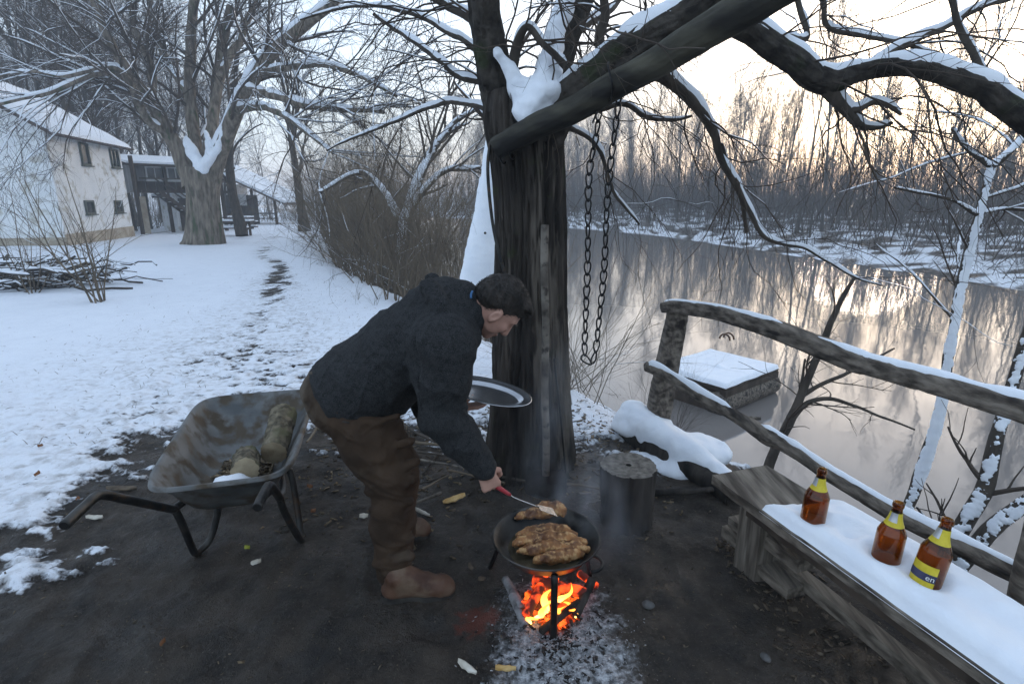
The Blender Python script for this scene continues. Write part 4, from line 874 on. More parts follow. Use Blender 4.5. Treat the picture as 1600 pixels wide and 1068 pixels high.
# ---- shovel leaning on the trunk, iron rod beside it
g0 = G(853, 778, .02); top = P(851, 352, 2.90)
sh = thing('leaning_shovel', 'long-handled shovel leaning on the great tree trunk with its dark blade on the ground', 'shovel', g0)
hb = g0+(top-g0)*.09
mb = MB(); mb.tube(np.linspace(hb, top, 14)+.004*np.sin(np.arange(14))[:, None], .0205, 12); obj('handle', mb, WOOD, sh)
ax_ = nrm(top-g0); sd2 = np.array([1.0, 0, 0]); nm_ = nrm(np.cross(sd2, ax_)); V = []
for v in np.linspace(0, 1, 12):
    w_ = .115*(1-.5*max(0, v-.8)/.2*.3) if v > .12 else .03+.085*v/.12
    if v < .25: w_ = w_*(.55+.45*math.sin(min(1, v/.25)*1.57))
    V.append([g0+ax_*(.17*v)+sd2*w_*u+nm_*(-.012*(1-u*u)+.01) for u in np.linspace(-1, 1, 11)])
mb = MB(); V = np.array(V); mb.grid(V); mb.grid((V-nm_*.003)[::-1]); obj('blade', mb, BLACKI, sh)
a_, b_ = G(886, 764, .0), P(866, 560, 2.95); mb = MB(); mb.tube([a_, (a_+b_)/2+.004, b_], .006, 7)
obj('iron_rod', mb, BLACKI, base=a_, label='thin dark iron rod propped against the great tree beside the shovel', cat='rod')

# ---- fence
fe = thing('bank_fence', 'rough log fence with snow on its two rails along the riverbank', 'fence', on(1.03, 3.6))
fp, fr_ = (lambda q: (q[0], q[1]*.78))(limb([(1014, 735, 3.6, 23), (1024, 672, 3.6, 22), (1040, 580, 3.6, 21), (1054, 512, 3.6, 20), (1061, 476, 3.6, 19)], 30))
mb = MB(); rough_tube(mb, fp, fr_, 36, .10, 7, 81, sq=5, crack=.08); obj('post', mb, WOODY, fe)
f2, fr2 = limb([(1585, 1060, 1.5, 24), (1607, 930, 1.5, 24), (1650, 740, 1.5, 23), (1672, 640, 1.5, 22)], 20)
mb = MB(); rough_tube(mb, f2, fr2, 16, .06, 5, 82); obj('post', mb, WOODY, fe)
RA = (lambda q: (q[0], q[1]*.80))(limb([(1038, 480, 3.62, 10), (1060, 479, 3.5, 12), (1125, 490, 3.2, 14), (1210, 515, 2.85, 17), (1330, 560, 2.4, 20), (1365, 572, 2.3, 18), (1470, 602, 2.05, 21), (1600, 640, 1.8, 24), (1800, 705, 1.5, 26)], 70))
RB = (lambda q: (q[0], q[1]*.86))(limb([(1012, 572, 3.5, 9), (1035, 582, 3.4, 10), (1085, 612, 3.15, 10.5), (1150, 650, 2.85, 10.5), (1185, 672, 2.68, 14), (1205, 684, 2.6, 16), (1228, 696, 2.5, 13), (1300, 742, 2.2, 13), (1400, 802, 1.93, 15), (1520, 862, 1.70, 17), (1660, 930, 1.48, 18)], 80))
for j, (p, r) in enumerate((RA, RB)):
    mb = MB(); p = wob(p, .005, 5, 83+j); rough_tube(mb, p, r, 40, .12, 7, 85+j, sq=5 if j == 0 else 0, crack=.10)
    for e in (0, -1): mb.poly([p[e]+r[e]*np.array([math.cos(t)*.8, .1, math.sin(t)]) for t in np.linspace(0, 6.28, 12)[:-1]])
    if j == 1: mb.tube([p[26], p[26]+[.03, -.02, .03], p[26]+[.07, -.04, .035]], [.018, .013, .008], 8)
    rl = obj('rail', mb, WOODY, fe)
    n = len(p); seg = [(.01, .40), (.43, .99)] if j == 0 else [(.01, .30), (.40, .99)]
    for (u, v) in seg:
        i0, i1 = int(u*n), int(v*n); obj('rail_snow', snow_strip(p[i0:i1], r[i0:i1]*np.linspace(1, 1, i1-i0), 190+i0, .10 if j == 0 else .18, .62 if j == 0 else .55), SNOW, rl)

# ---- bench with snow, and its supports
BZ = .42; B0 = G(1112, 742, BZ); B1 = G(1567, 1068, BZ); bd = nrm((B1-B0)[:2]); bd = np.array([bd[0], bd[1], 0]); bw_ = np.array([-bd[1], bd[0], 0])
if bw_[0] < 0: bw_ = -bw_
BL, BW = 2.1, .31
be = thing('plank_bench', 'heavy plank bench beside the fence, most of its seat under thick snow', 'bench', np.array([*(B0+bd*.3+bw_*.12)[:2], 0]))
Rb = np.stack([bd, bw_, np.cross(bd, bw_)], 1)
def bbox(name, c, size, mt, parent=None, rough=.004, seed=0, smooth=False):   # plank with slightly uneven faces
    n = np.maximum(2, np.round(np.array(size)/.05).astype(int)); n = np.minimum(n, 44); m = MB(); h = np.array(size)/2
    for ax in range(3):
        u, w_ = (ax+1) % 3, (ax+2) % 3
        for sg in (-1, 1):
            U, W_ = np.meshgrid(np.linspace(-h[u], h[u], n[u]), np.linspace(-h[w_], h[w_], n[w_]), indexing='ij'); V = np.zeros(U.shape+(3,)); V[..., u] = U; V[..., w_] = W_; V[..., ax] = sg*h[ax]
            q = V.reshape(-1, 3); q = q+rough*np.stack([fbm(q+9*i, 8, 3, seed+i) for i in range(3)], 1)*np.array([1, 2, .8])
            V = (q @ Rb.T + np.asarray(c)).reshape(V.shape); m.grid(V if sg > 0 else V[::-1])
    return obj(name, m, mt, parent, smooth)
cen = lambda l, w_, z: B0+bd*l+bw_*w_+np.array([0, 0, z])
seat = bbox('seat_plank', cen(BL/2, BW/2, -.022), (BL, BW, .044), PLANKW, be, .004, 5)
bbox('front_beam', cen(BL/2+.10, .055, -.070), (BL-.2, .05, .05), DWOOD, be, .004, 8)
bbox('back_beam', cen(BL/2+.12, BW-.05, -.075), (BL-.2, .05, .06), DWOOD, be, .006, 9)
POSTW = mat('post_wood', (.060, .048, .037), (.21, .18, .145), 34, .8, 1.0, 70, .006, stretch=(1, 1, .10), c3=(.04, .032, .025), c3scale=10)
bbox('leg', cen(.17, .165, -BZ/2-.045), (.13, .16, BZ-.01), POSTW, be, .0022, 91)
mb = MB(); c = cen(1.75, .15, -BZ); rough_tube(mb, np.linspace(c+[0, 0, -.06], c+[0, 0, BZ-.058], 14), np.linspace(.11, .09, 14), 22, .05, 5, 92); obj('leg', mb, PLANKW, be)
bbox('lower_rail', cen(1.14, .215, -.335), (1.75, .06, .055), PLANKW, be, .003, 12)
bbox('brace_block', cen(.31, .17, -.22), (.20, .10, .06), PLANKW, be, .0015, 14); bbox('brace_block', cen(.30, .17, -.355), (.20, .14, .05), PLANKW, be, .0015, 15)
bbox('stacked_block', cen(-.01, .22, -.37), (.12, .13, .06), PLANKW, be, .0015, 16); bbox('stacked_block', cen(.0, .225, -.305), (.10, .11, .05), PLANKW, be, .0015, 17)
BOT = [(1268, 818, .235, 8), (1382, 878, .232, 12), (1443, 912, .24, 20)]
BPOS = [G(a, b_, BZ+.022) for a, b_, *_ in BOT]
U = np.linspace(.30, BL, 170); W_ = np.linspace(-.004, BW+.02, 34); uu, ww = np.meshgrid(U, W_, indexing='ij'); q = np.stack([uu, ww, 0*uu], -1).reshape(-1, 3)
edge = np.minimum(np.minimum((ww+.004-.012-.008*fbm(q*[6, 0, 0]+3, 1, 3, 7).reshape(uu.shape))/.035, (BW+.02-ww)/.03), (uu-.30-.07*(ww/BW)-.05*fbm(q, 14, 3, 4).reshape(uu.shape))/.09)
hgt = (.050+.008*fbm(q, 7, 3, 3).reshape(uu.shape)+.004*fbm(q, 25, 2, 6).reshape(uu.shape)-.012*np.exp(-((ww-.17-.05*(uu-1))/.05)**2)*np.clip((uu-.5)*3, 0, 1))*np.clip(edge, 0, 1)**.45
for bp0 in BPOS + [B0+bd*.56+bw_*.15]:
    l, w2 = (bp0-B0) @ bd, (bp0-B0) @ bw_; dd = np.hypot(uu-l, ww-w2); hgt -= .020*np.exp(-(dd/.06)**2)*(hgt > .02); hgt += .006*np.exp(-((dd-.075)/.02)**2)*np.clip(edge, 0, 1)
hgt -= .028*np.exp(-(np.hypot(uu-.60, ww-.12)/.022)**2)+.022*np.exp(-(np.hypot(uu-1.28, ww-.24)/.018)**2)
hgt = np.where(edge > 0, np.maximum(hgt, .0), -.012)
mb = MB(); mb.grid(B0+bd*uu[..., None]+bw_*ww[..., None]+np.array([0, 0, 1.0])*(hgt+.006)[..., None]); obj('seat_snow', mb, SNOW, seat)
# ---- beer bottles
GLASS = bpy.data.materials.new('amber_glass'); GLASS.use_nodes = True; N, L = nodes(GLASS); b = N['Principled BSDF']
b.inputs['Base Color'].default_value = (.46, .19, .03, 1); b.inputs['Roughness'].default_value = .06; b.inputs['Transmission Weight'].default_value = 1; b.inputs['IOR'].default_value = 1.46
YEL = mat('yellow_foil', (.55, .42, .02), (.68, .55, .05), 30, .4, .15, 60, .001); SILV = mat('silver_foil', (.42, .42, .44), (.6, .6, .6), 20, .35, metal=.6)
NAVY = mat('label_navy', (.03, .03, .07), (.06, .06, .12), 20, .5); LWHITE = mat('label_white', (.7, .7, .68), (.75, .75, .74), 20, .5)
def cyl_patch(prof, a0, a1, k=18):                     # part of a lathe between two angles
    th = np.linspace(a0, a1, k); p = np.asarray(prof, float); return np.stack([p[:, 0][:, None]*np.cos(th), p[:, 0][:, None]*np.sin(th), np.broadcast_to(p[:, 1][:, None], (len(p), k))], -1)
def text_on_cylinder(txt, size, R_, z0, a0):
    cu = bpy.data.curves.new('t', 'FONT'); cu.body = txt; cu.size = size; cu.resolution_u = 3; to = bpy.data.objects.new('t', cu); COL.objects.link(to)
    bpy.context.view_layer.update(); me = to.evaluated_get(bpy.context.evaluated_depsgraph_get()).to_mesh(); V = np.array([v.co[:] for v in me.vertices]); F = [tuple(p.vertices) for p in me.polygons]
    bpy.data.objects.remove(to); m = MB(); an = a0+V[:, 0]/R_; m.v.append(np.stack([R_*np.cos(an), R_*np.sin(an), z0+V[:, 1]], -1)); m.n = len(V)
    for f in F:
        for i in range(1, len(f)-1): m.t.append(np.array([[f[0], f[i], f[i+1]]]))
    return m
def bottle(i, base, Hb, tilt, lab):
    R_ = .043; o = thing('beer_bottle', lab, 'bottle', (0, 0, 0), 'beer bottles on the bench')
    prof = np.array([(0.001, .004), (.030, .001), (.040, .004), (R_, .012), (R_, .125), (.0415, .142), (.036, .158), (.028, .174), (.0215, .192), (.0175, .212), (.0155, .232), (.0152, .240), (.0172, .243), (.0172, .256), (.0155, .259)])*[1, Hb/.259]
    q = spline(prof, 60); inner = q.copy(); inner[:, 0] = np.maximum(q[:, 0]-.0032, .0005); inner[:, 1] = np.maximum(q[:, 1], .008); m = MB(); m.lathe(np.vstack([q, inner[::-1]]), 32); g_ = obj('glass', m, GLASS, o)
    zz = q[:, 1]/Hb; sel = (zz > .655) & (zz < .875); pn = q[sel]+[.0009, 0]
    m = MB(); m.lathe(pn, 32); nk = obj('neck_foil', m, YEL, o)
    m = MB(); m.grid(cyl_patch(pn[len(pn)//3:]+[.0008, 0], math.radians(150), math.radians(215), 10)); obj('silver_patch', m, SILV, nk)
    if i == 2:
        lb = []
        z = np.linspace(.018, .095, 12)
        m = MB(); m.grid(cyl_patch(np.stack([np.full(12, R_+.0010), z], 1), math.radians(150), math.radians(258), 20)); lbl = obj('body_label', m, YEL, o)
        m = MB(); m.grid(cyl_patch(np.stack([np.full(6, R_+.0018), np.linspace(.042, .068, 6)], 1), math.radians(150), math.radians(258), 20)); obj('label_band', m, NAVY, lbl)
        tx = text_on_cylinder('en', .026, R_+.0026, .047, math.radians(222)); obj('lettering', tx, LWHITE, lbl)
    o.location = base; o.rotation_euler = tilt; return o
labs = ['empty amber beer bottle by the bare wooden end of the snowy bench', 'empty amber beer bottle standing between two others on the snowy bench', 'tilted amber beer bottle with a yellow lettered body label on the snowy bench']
for i, ((a, b_, Hb, tl), bp0) in enumerate(zip(BOT, BPOS)):
    bottle(i, bp0+[0, 0, -.012], Hb+.01, (math.radians((0, 1, -2)[i]), math.radians((2, 2, 9)[i]), (0, .6, 0)[i]), labs[i])

# ---- wheelbarrow
wb = thing('wheelbarrow', 'worn grey metal wheelbarrow with tube handles, holding two logs', 'wheelbarrow', np.array([-1.28, 2.3, 0]))
Cn, Cf = np.array([-1.165, 1.93, .560]), np.array([-1.43, 2.90, .575]); ax_ = nrm(Cf-Cn); sd_v = nrm(np.cross(ax_, [0, 0, 1])); upv = np.cross(sd_v, ax_); Lb = np.linalg.norm(Cf-Cn)
def ring(z, s0, s1, wn, wf, k=120, e=6.5):           # closed outline at depth z; s along the barrow, widths near and far
    t = np.linspace(0, 2*np.pi, k, endpoint=False); cx, sy_ = np.cos(t), np.sin(t); u = np.sign(cx)*np.abs(cx)**(2/e); v = np.sign(sy_)*np.abs(sy_)**(2/e)
    s_ = (s0+s1)/2+(s1-s0)/2*u; w_ = (wn+(wf-wn)*(s_-s0)/(s1-s0))*v
    return Cn+ax_*s_[:, None]+sd_v*w_[:, None]+upv*(z*.86)
pr_ = [(-.012, -.012, Lb+.012, .277, .312), (.006, -.010, Lb+.010, .273, .308), (.008, .0, Lb, .260, .295), (-.015, .012, Lb-.012, .248, .285), (-.07, .05, Lb-.06, .215, .26), (-.14, .09, Lb-.14, .19, .225), (-.20, .13, Lb-.22, .165, .185), (-.235, .17, Lb-.30, .135, .15), (-.245, .24, Lb-.38, .09, .10), (-.247, .34, Lb-.48, .02, .02)]
V = np.array([ring(*a) for a in pr_]); V = np.concatenate([V, V[:, :1]], 1); mb = MB(); mb.grid(V)
Vo = np.array([ring(a[0]-.004, a[1]-.005, a[2]+.005, a[3]+.005, a[4]+.005) for a in pr_[2:]]); Vo = np.concatenate([Vo, Vo[:, :1]], 1); mb.grid(Vo[:, ::-1]); obj('tray', mb, STEEL, wb)
whc = Cn+ax_*(Lb+.10); whc[2] = .185
def tubeo(name, pts, r, m=TUBEM, n=60, par=wb, k=10):
    q = MB(); q.tube(spline(pts, n), r, k); return obj(name, q, m, par)
h1 = [(-1.455, 1.555, .62), (-1.47, 1.66, .622), (-1.485, 1.755, .612), (-1.475, 1.86, .53), (-1.462, 2.05, .375), (-1.46, 2.09, .345)]
tubeo('handle', h1, .0175)
tubeo('leg', [(-1.46, 2.09, .345), (-1.468, 2.13, .25), (-1.49, 2.20, .08), (-1.50, 2.235, .022), (-1.49, 2.27, .018), (-1.465, 2.31, .05), (-1.435, 2.345, .16), (-1.42, 2.36, .28), (-1.42, 2.42, .335)], .0165, TUBEM)
tubeo('rail', [(-1.46, 2.09, .35), (-1.45, 2.3, .335), (-1.47, 2.7, .30), tuple(whc+sd_v*-.07)], .0165)
tubeo('handle', [(-.885, 1.68, .61), (-.90, 1.76, .61), (-.93, 1.87, .585), (-.965, 1.98, .50), (-1.0, 2.09, .40)], .0175)
tubeo('leg', [(-1.0, 2.09, .40), (-1.01, 2.14, .30), (-1.03, 2.28, .09), (-1.04, 2.34, .02), (-1.05, 2.37, .018), (-1.075, 2.42, .10), (-1.10, 2.46, .26), (-1.12, 2.48, .33)], .0165)
tubeo('rail', [(-1.0, 2.09, .40), (-1.08, 2.3, .335), (-1.28, 2.75, .30), tuple(whc+sd_v*.07)], .0165)
for e, dr in ((h1[0], np.array(h1[0])-np.array(h1[1])), ((-.885, 1.68, .61), np.array([.015, -.08, 0]))):
    R3 = frame(dr); c = np.array(e)+R3[:, 0]*.003; t = np.linspace(0, 6.28, 16)[:-1]; mb = MB(); mb.poly([c+.0135*(R3[:, 1]*math.cos(a)+R3[:, 2]*math.sin(a)) for a in t]); obj('tube_bore', mb, BLACKI, wb)
Rw = np.stack([ax_*[1, 1, 0]/np.linalg.norm(ax_[:2]), [0, 0, 1], sd_v], 1)
mb = MB(); mb.lathe([(.11, -.04), (.155, -.045), (.18, -.03), (.187, 0), (.18, .03), (.155, .045), (.11, .04), (.11, -.04)], 32, whc, Rw); wh = obj('wheel', mb, BLACKI, wb)
mb = MB(); mb.lathe([(.015, -.05), (.03, -.05), (.03, -.02), (.11, -.02), (.112, .02), (.03, .02), (.03, .05), (.015, .05)], 24, whc, Rw); obj('rim', mb, TUBEM, wh)
# logs: bark and cut ends
def log(name, a, b_, r, lab, cat='log', group=None, bm=None, em=None, seed=0, k=40):
    a = np.asarray(a, float); b_ = np.asarray(b_, float); o = thing(name, lab, cat, (a+b_)/2, group); p = np.linspace(a, b_, 16); m = MB(); V = rough_tube(m, p, np.full(16, r), k, .16, 9, seed, crack=.12); obj('bark', m, bm or LOGB, o)
    for e, s_ in ((0, -1), (-1, 1)):
        d = nrm(b_-a)*s_; ring_ = V[e]; c = ring_.mean(0); m = MB(); rr = [ring_+d*.0005, c+(ring_-c)*.6+d*.006, c+(ring_-c)*.2+d*.004]; q = np.array(rr); q = np.concatenate([q, q[:, :1]], 1); m.grid(q if s_ < 0 else q[::-1]); m.poly(rr[-1]); obj('cut_end', m, em or ENDW, o)
    return o
LOGB = mat('log_bark', (.05, .042, .028), (.20, .165, .11), 26, .9, 1, 45, .01, c3=(.10, .095, .05), c3scale=9)
tc_ = lambda s_, w_, z: Cn+ax_*s_+sd_v*w_+np.array([0, 0, z-Cn[2]-ax_[2]*s_])
log('firewood_log', tc_(.25, .05, .475), tc_(.45, .02, .455), .056, 'short split log lying flat in the wheelbarrow on the chips', group='logs in the wheelbarrow', seed=5)
log('firewood_log', tc_(.42, .145, .47), tc_(.70, .165, .56), .060, 'longer mossy log propped on the side of the wheelbarrow', group='logs in the wheelbarrow', seed=8)
g = np.random.default_rng(3); fl = Cn+ax_*.42+upv*-.24
def flakes(N_, cen_fn, size, g, thick=.25):             # small irregular chips: one mesh
    m = MB(); c = cen_fn(N_)
    for i in range(3): pass
    x = nrm(g.normal(size=(N_, 3))*[1, 1, .25]); y = nrm(np.cross(x, nrm(g.normal(size=(N_, 3))*[.3, .3, 1]))); z = np.cross(x, y); s_ = g.uniform(size[0], size[1], N_)[:, None]; a = s_*g.uniform(.5, 1.4, (N_, 1)); b2_ = s_*g.uniform(.2, .55, (N_, 1)); h = s_*thick*g.uniform(.3, 1, (N_, 1))
    V = np.stack([c-x*a-y*b2_*.6, c+x*a*.8-y*b2_, c+x*a+y*b2_*.7, c-x*a*.7+y*b2_, c+z*h], 1); off = (np.arange(N_)*5)[:, None]
    T_ = np.concatenate([np.stack([off[:, 0]+i, off[:, 0]+(i+1) % 4, off[:, 0]+4], 1) for i in range(4)]); Q_ = off+np.array([0, 3, 2, 1]); m.add(V, Q_, T_); return m
CHIP = mat('wood_chips', (.10, .075, .05), (.34, .26, .16), 40, .85)
def cf(n): 
    s_ = g.uniform(.24, .60, n); w_ = g.uniform(-.12, .12, n); return Cn+ax_*s_[:, None]+sd_v*w_[:, None]+upv*(-.222+.03*g.random(n))[:, None]
obj('wood_chips', flakes(900, cf, (.008, .03), g), CHIP, kind='stuff', label='loose bark chips and splinters in the bottom of the wheelbarrow', cat='chips')
S = SDF(fl-.4, fl+.4, .012)
for px, py, Y, r in ((350, 745, 2.1, .05), (362, 742, 2.13, .055), (340, 748, 2.08, .035), (385, 742, 2.16, .03)): S.ell(P(px, py, Y)-[0, 0, .03], (r, r, r*.5), k=.02)
S.disp(lambda p: .012*fbm(p, 25, 3, 4)); obj('snow_clump', S.mesh(), SNOW, base=fl, label='small clump of snow inside the wheelbarrow by the short log', cat='snow')

# ---- chopping block
sb = G(985, 826, 0); sb[1] += .12; st = thing('chopping_stump', 'scorched upright tree stump used as chopping block behind the pan', 'stump', np.array([sb[0], sb[1], 0]))
mb = MB(); V = rough_tube(mb, np.linspace(sb+[0, 0, -.05], sb+[0, 0, .30], 26), np.interp(np.linspace(0, 1, 26), [0, .12, .3, .8, 1], [.175, .165, .145, .14, .142]), 90, .10, 8, 15, lambda t, l: .14*np.clip(1-l/.22, 0, 1)*np.cos(2*t+.4), crack=.06); obj('block', mb, CHARW, st)
rg = V[-1]; c = rg.mean(0); q = np.array([rg, c+(rg-c)*.9+[0, 0, .004], c+(rg-c)*.45+[0, 0, -.004], c+(rg-c)*.1]); q = np.concatenate([q, q[:, :1]], 1); mb = MB(); mb.grid(q[::-1]); obj('cut_top', mb, mat('stump_top', (.07, .06, .05), (.19, .17, .145), 30, .85, .5, 60, .004), st)

# ---- snow-covered fallen log at the fence foot
lp_ = [np.array([*G(a, b_, .05)[:2], .04]) for a, b_ in ((985, 668), (1020, 692), (1070, 722), (1120, 752), (1150, 772))]
fl_ = thing('fallen_log', 'fallen log under a thick rounded cover of snow at the foot of the fence post', 'log', lp_[2]); mb = MB(); rough_tube(mb, spline(lp_, 30)+[0, 0, .01], np.linspace(.10, .07, 30), 16, .1, 6, 22); obj('bark', mb, CHARW, fl_)
lo = np.min(lp_, 0)-.45; hi = np.max(lp_, 0)+.5; S = SDF(lo, hi, .014)
S.chain([p+[.01, .02, .085-.008*i] for i, p in enumerate(lp_)], [.12, .105, .085, .06, .03], .04)
l2_ = [np.array([*G(a, b_, .05)[:2], .07]) for a, b_ in ((1012, 662), (1062, 700), (1110, 735), (1135, 748))]; S.chain(l2_, [.10, .075, .06, .04], .035)
S.ell(np.array([*G(1000, 660, .1)[:2], .07]), (.20, .15, .09), k=.06); S.ell(np.array([*G(1060, 735, .0)[:2], .0]), (.16, .12, .07), k=.06); S.ell(np.array([*G(1090, 700, .0)[:2], -.02]), (.22, .20, .09), k=.08); S.ell(np.array([*G(1010, 720, .0)[:2], -.02]), (.12, .10, .06), k=.05); S.disp(lambda p: .030*fbm(p, 4.5, 3, 12)+.012*fbm(p, 16, 2, 13), .09); obj('snow_cover', S.mesh(), SNOW, fl_)

# ---- floating raft
WZ = -1.12; F_, R__, L_ = G(1134, 603, WZ), G(1217, 572, WZ), G(1056, 562, WZ); u = nrm(R__-F_); lu = np.linalg.norm(R__-F_); v = np.array([-u[1], u[0], 0]); v = v if v @ (L_-F_) > 0 else -v; lv = abs((L_-F_) @ v)
ra = thing('floating_raft', 'small floating raft with snow-covered deck, log floats and ladder hoops', 'raft', F_+u*lu/2+v*lv/2+[0, 0, -.5]); Rr = np.stack([u, v, [0, 0, 1]], 1); cc = lambda a, b_, z: F_+u*a*lu+v*b_*lv+np.array([0, 0, z])
nb = 9
for i in range(nb):
    mb = MB(); mb.box(cc((i+.5)/nb, .5, -.06), (lu/nb-.015, lv, .05), Rr); obj('deck_board', mb, DWOOD, ra, False)
mb = MB(); mb.box(cc(.5, .03, -.14), (lu, .1, .10), Rr); mb.box(cc(.5, .97, -.14), (lu, .1, .10), Rr); obj('deck_beam', mb, DWOOD, ra, False)
for b2_ in (.10, .90): mb = MB(); mb.tube(np.linspace(cc(-.01, b2_, -.33), cc(1.02, b2_, -.33), 8), .19, 20); obj('float_log', mb, WOODY, ra)
mb = MB(); mb.box(cc(.03, .5, -.32), (.06, lv*.9, .34), Rr); obj('end_board', mb, DWOOD, ra, False)
uu, ww = np.meshgrid(np.linspace(-.01, 1.01, 50), np.linspace(-.01, 1.01, 50), indexing='ij'); q = np.stack([uu*2, ww*2, 0*uu], -1).reshape(-1, 3); e = np.minimum(np.minimum(uu+.01, 1.01-uu), np.minimum(ww+.01, 1.01-ww)); h = .07*np.clip(e/.03, 0, 1)**.5-.035+.01*fbm(q, 3, 3, 2).reshape(uu.shape)+.05*np.exp(-(np.hypot(uu-.42, ww-.42)/.05)**2)
mb = MB(); mb.grid(F_+u*(uu*lu)[..., None]+v*(ww*lv)[..., None]+np.array([0, 0, 1.0])*h[..., None]); obj('deck_snow', mb, SNOW, ra)
for a in (.90, .98):
    t = np.linspace(0, np.pi, 12); c = cc(a, .72, 0); p = np.vstack([[c-v*.10], [c-v*.10+[0, 0, .3]], *[[c-v*.10*math.cos(x)+np.array([0, 0, .3+.10*math.sin(x)])] for x in t], [c+v*.10+[0, 0, .3]], [c+v*.10]]); mb = MB(); mb.tube(p, .016, 6); obj('ladder_hoop', mb, RUST, ra)
# ------------------------------------------------------------------ pan, meat, fire
PC = G(853, 840, .30); PR = .222
pan = thing('fire_pan', 'round black iron pan on three welded legs standing over the fire', 'pan', np.array([PC[0], PC[1], 0])); PANM = mat('greasy_iron', (.012, .012, .012), (.05, .047, .043), 12, .28, .4, 50, .003, metal=.55, rough2=.6, c3=(.10, .095, .085), c3scale=6, c3amt=.35)
prof = np.array([(.0005, -.066), (.07, -.064), (.14, -.055), (.175, -.036), (.195, -.006), (.212, .012), (.220, .016), (.222, .012), (.214, .004), (.197, -.013), (.177, -.044), (.14, -.062), (.07, -.071), (.0005, -.073)])
mb = MB(); mb.lathe(prof, 64, PC); obj('dish', mb, PANM, pan)
fb = G(865, 996, .0); ft = np.array([fb[0]-.002, PC[1]-PR+.015, .285])
for name, a, b_ in (('leg', ft, fb-[0, 0, .02]), ('leg', PC+[-.175, .06, -.03], G(764, 884)-[0, 0, .02]), ('leg', PC+[.16, .09, -.03], PC+[.22, .14, -.33])):
    mb = MB(); mb.tube(np.linspace(a, b_, 8), .0135 if a is ft else .010, 10); obj(name, mb, BLACKI, pan)
mb = MB(); c = PC+np.array([.155, -.165, .0]); t = np.linspace(-.6, 2.2, 14); mb.tube(np.stack([c[0]+.05*np.cos(t-1.0), c[1]+.05*np.sin(t-1.0), np.full(14, PC[2]+.005)], -1), .007, 8); obj('loop_handle', mb, BLACKI, pan)
OIL = mat('pan_fat', (.04, .032, .02), (.10, .08, .05), 20, .08, .2, 50, .002, spec=.6)
mb = MB(); r_ = .155; mb.lathe([(.0005, -.0465), (.06, -.0466), (r_, -.0468)], 48, PC); obj('fat', mb, OIL, pan)
# fish pieces, fried brown
MEAT = mat('fried_crust', (.085, .030, .010), (.34, .15, .05), 22, .5, 1.0, 55, .008, c3=(.48, .28, .12), c3scale=50, c3amt=.4, spec=.4, rough2=.75)
def meat(lab, pts, rad, seed, dz=0.0):
    q = [G(a, b_, PC[2]-.022+dz)+[0, 0, dz] for a, b_ in pts]; S = SDF(np.min(q, 0)-.06, np.max(q, 0)+.06, .0042); R_ = [1.05*r*pxm(1.95, .3) for r in rad]
    S.chain(q, R_, .012); S.disp(lambda p: .009*fbm(p, 32, 3, seed)+.006*fbm(p, 90, 3, seed+3), .03); return obj('fried_fish_piece', S.mesh(), MEAT, base=np.mean(q, 0), label=lab, cat='food', group='fish frying in the pan')
meat('browned fish piece lying alone at the far rim of the pan', [(806, 812), (826, 806), (850, 800), (870, 798), (880, 802)], [4, 8, 12, 12, 9], 1, .012)
meat('crusty long fish strip nearest the lone piece in the pan', [(812, 838), (834, 832), (858, 829), (882, 831), (900, 836)], [6, 9, 9, 8, 4], 2, .006)
meat('pale long fish strip lying across the middle of the pan', [(806, 850), (832, 845), (860, 842), (888, 845), (912, 850)], [6, 10, 9, 9, 5], 3, .010)
meat('dark orange fish strip with a split crust below the middle of the pan', [(812, 862), (838, 857), (864, 855), (890, 858)], [5, 9, 10, 6], 5, .004)
meat('fish strip with a curled tail at the near edge of the pan', [(838, 876), (860, 870), (884, 867), (908, 864)], [5, 9, 9, 6], 4)
meat('short fish piece wedged at the right end of the strips', [(884, 852), (902, 854), (916, 858)], [8, 9, 5], 6, .004)
# fire
FC = G(862, 945, 0); EMB = emat('glowing_ember', (1.0, .12, .012), .62, (.10, .004, .0), 26, .42, .62); EMBW = emat('burning_wood', (1.0, .07, .008), .55, (.02, .001, 0), 20, .46, .66, (.03, .018, .014)); ASHW = mat('ashy_wood', (.07, .065, .063), (.33, .32, .32), 18, .95, .6, 50, .006)
FW = [((822, 960), (852, 900), .05, .10, .020, EMBW, 'glowing split log leaning at the left of the fire'), ((834, 905), (915, 925), .10, .06, .022, EMBW, 'glowing split log across the back of the fire'), ((900, 960), (925, 905), .03, .08, .018, CHARW, 'blackened log end at the right of the fire'),
      ((815, 945), (905, 950), .03, .03, .018, EMBW, 'red-hot split log low in the heart of the fire'), ((846, 985), (905, 940), .02, .05, .015, CHARW, 'charred stick under the front pan leg'), ((800, 930), (820, 975), .03, .02, .016, ASHW, 'ash-white log at the edge of the fire'), ((790, 905), (815, 950), .02, .03, .018, ASHW, 'grey burnt log beside the glowing one'), ((905, 895), (932, 915), .05, .03, .015, EMBW, 'smouldering stick end under the pan rim')]
for i, (a, b_, za, zb_, r, m_, lb) in enumerate(FW):
    log('burning_log', np.append(G(*a, za)[:2], za), np.append(G(*b_, zb_)[:2], zb_), r, lb, 'firewood', 'logs in the fire', m_, m_, 30+i, 12)
g = np.random.default_rng(8)
def ec(n): a = g.uniform(0, 6.28, n); r = np.sqrt(g.random(n)); return FC+np.stack([.115*r*np.cos(a), .14*r*np.sin(a)+.0, .015+.035*g.random(n)*(1-r)], -1)
obj('embers', flakes(420, ec, (.008, .022), g, .7), EMB, kind='stuff', label='bed of glowing embers under the pan', cat='embers')
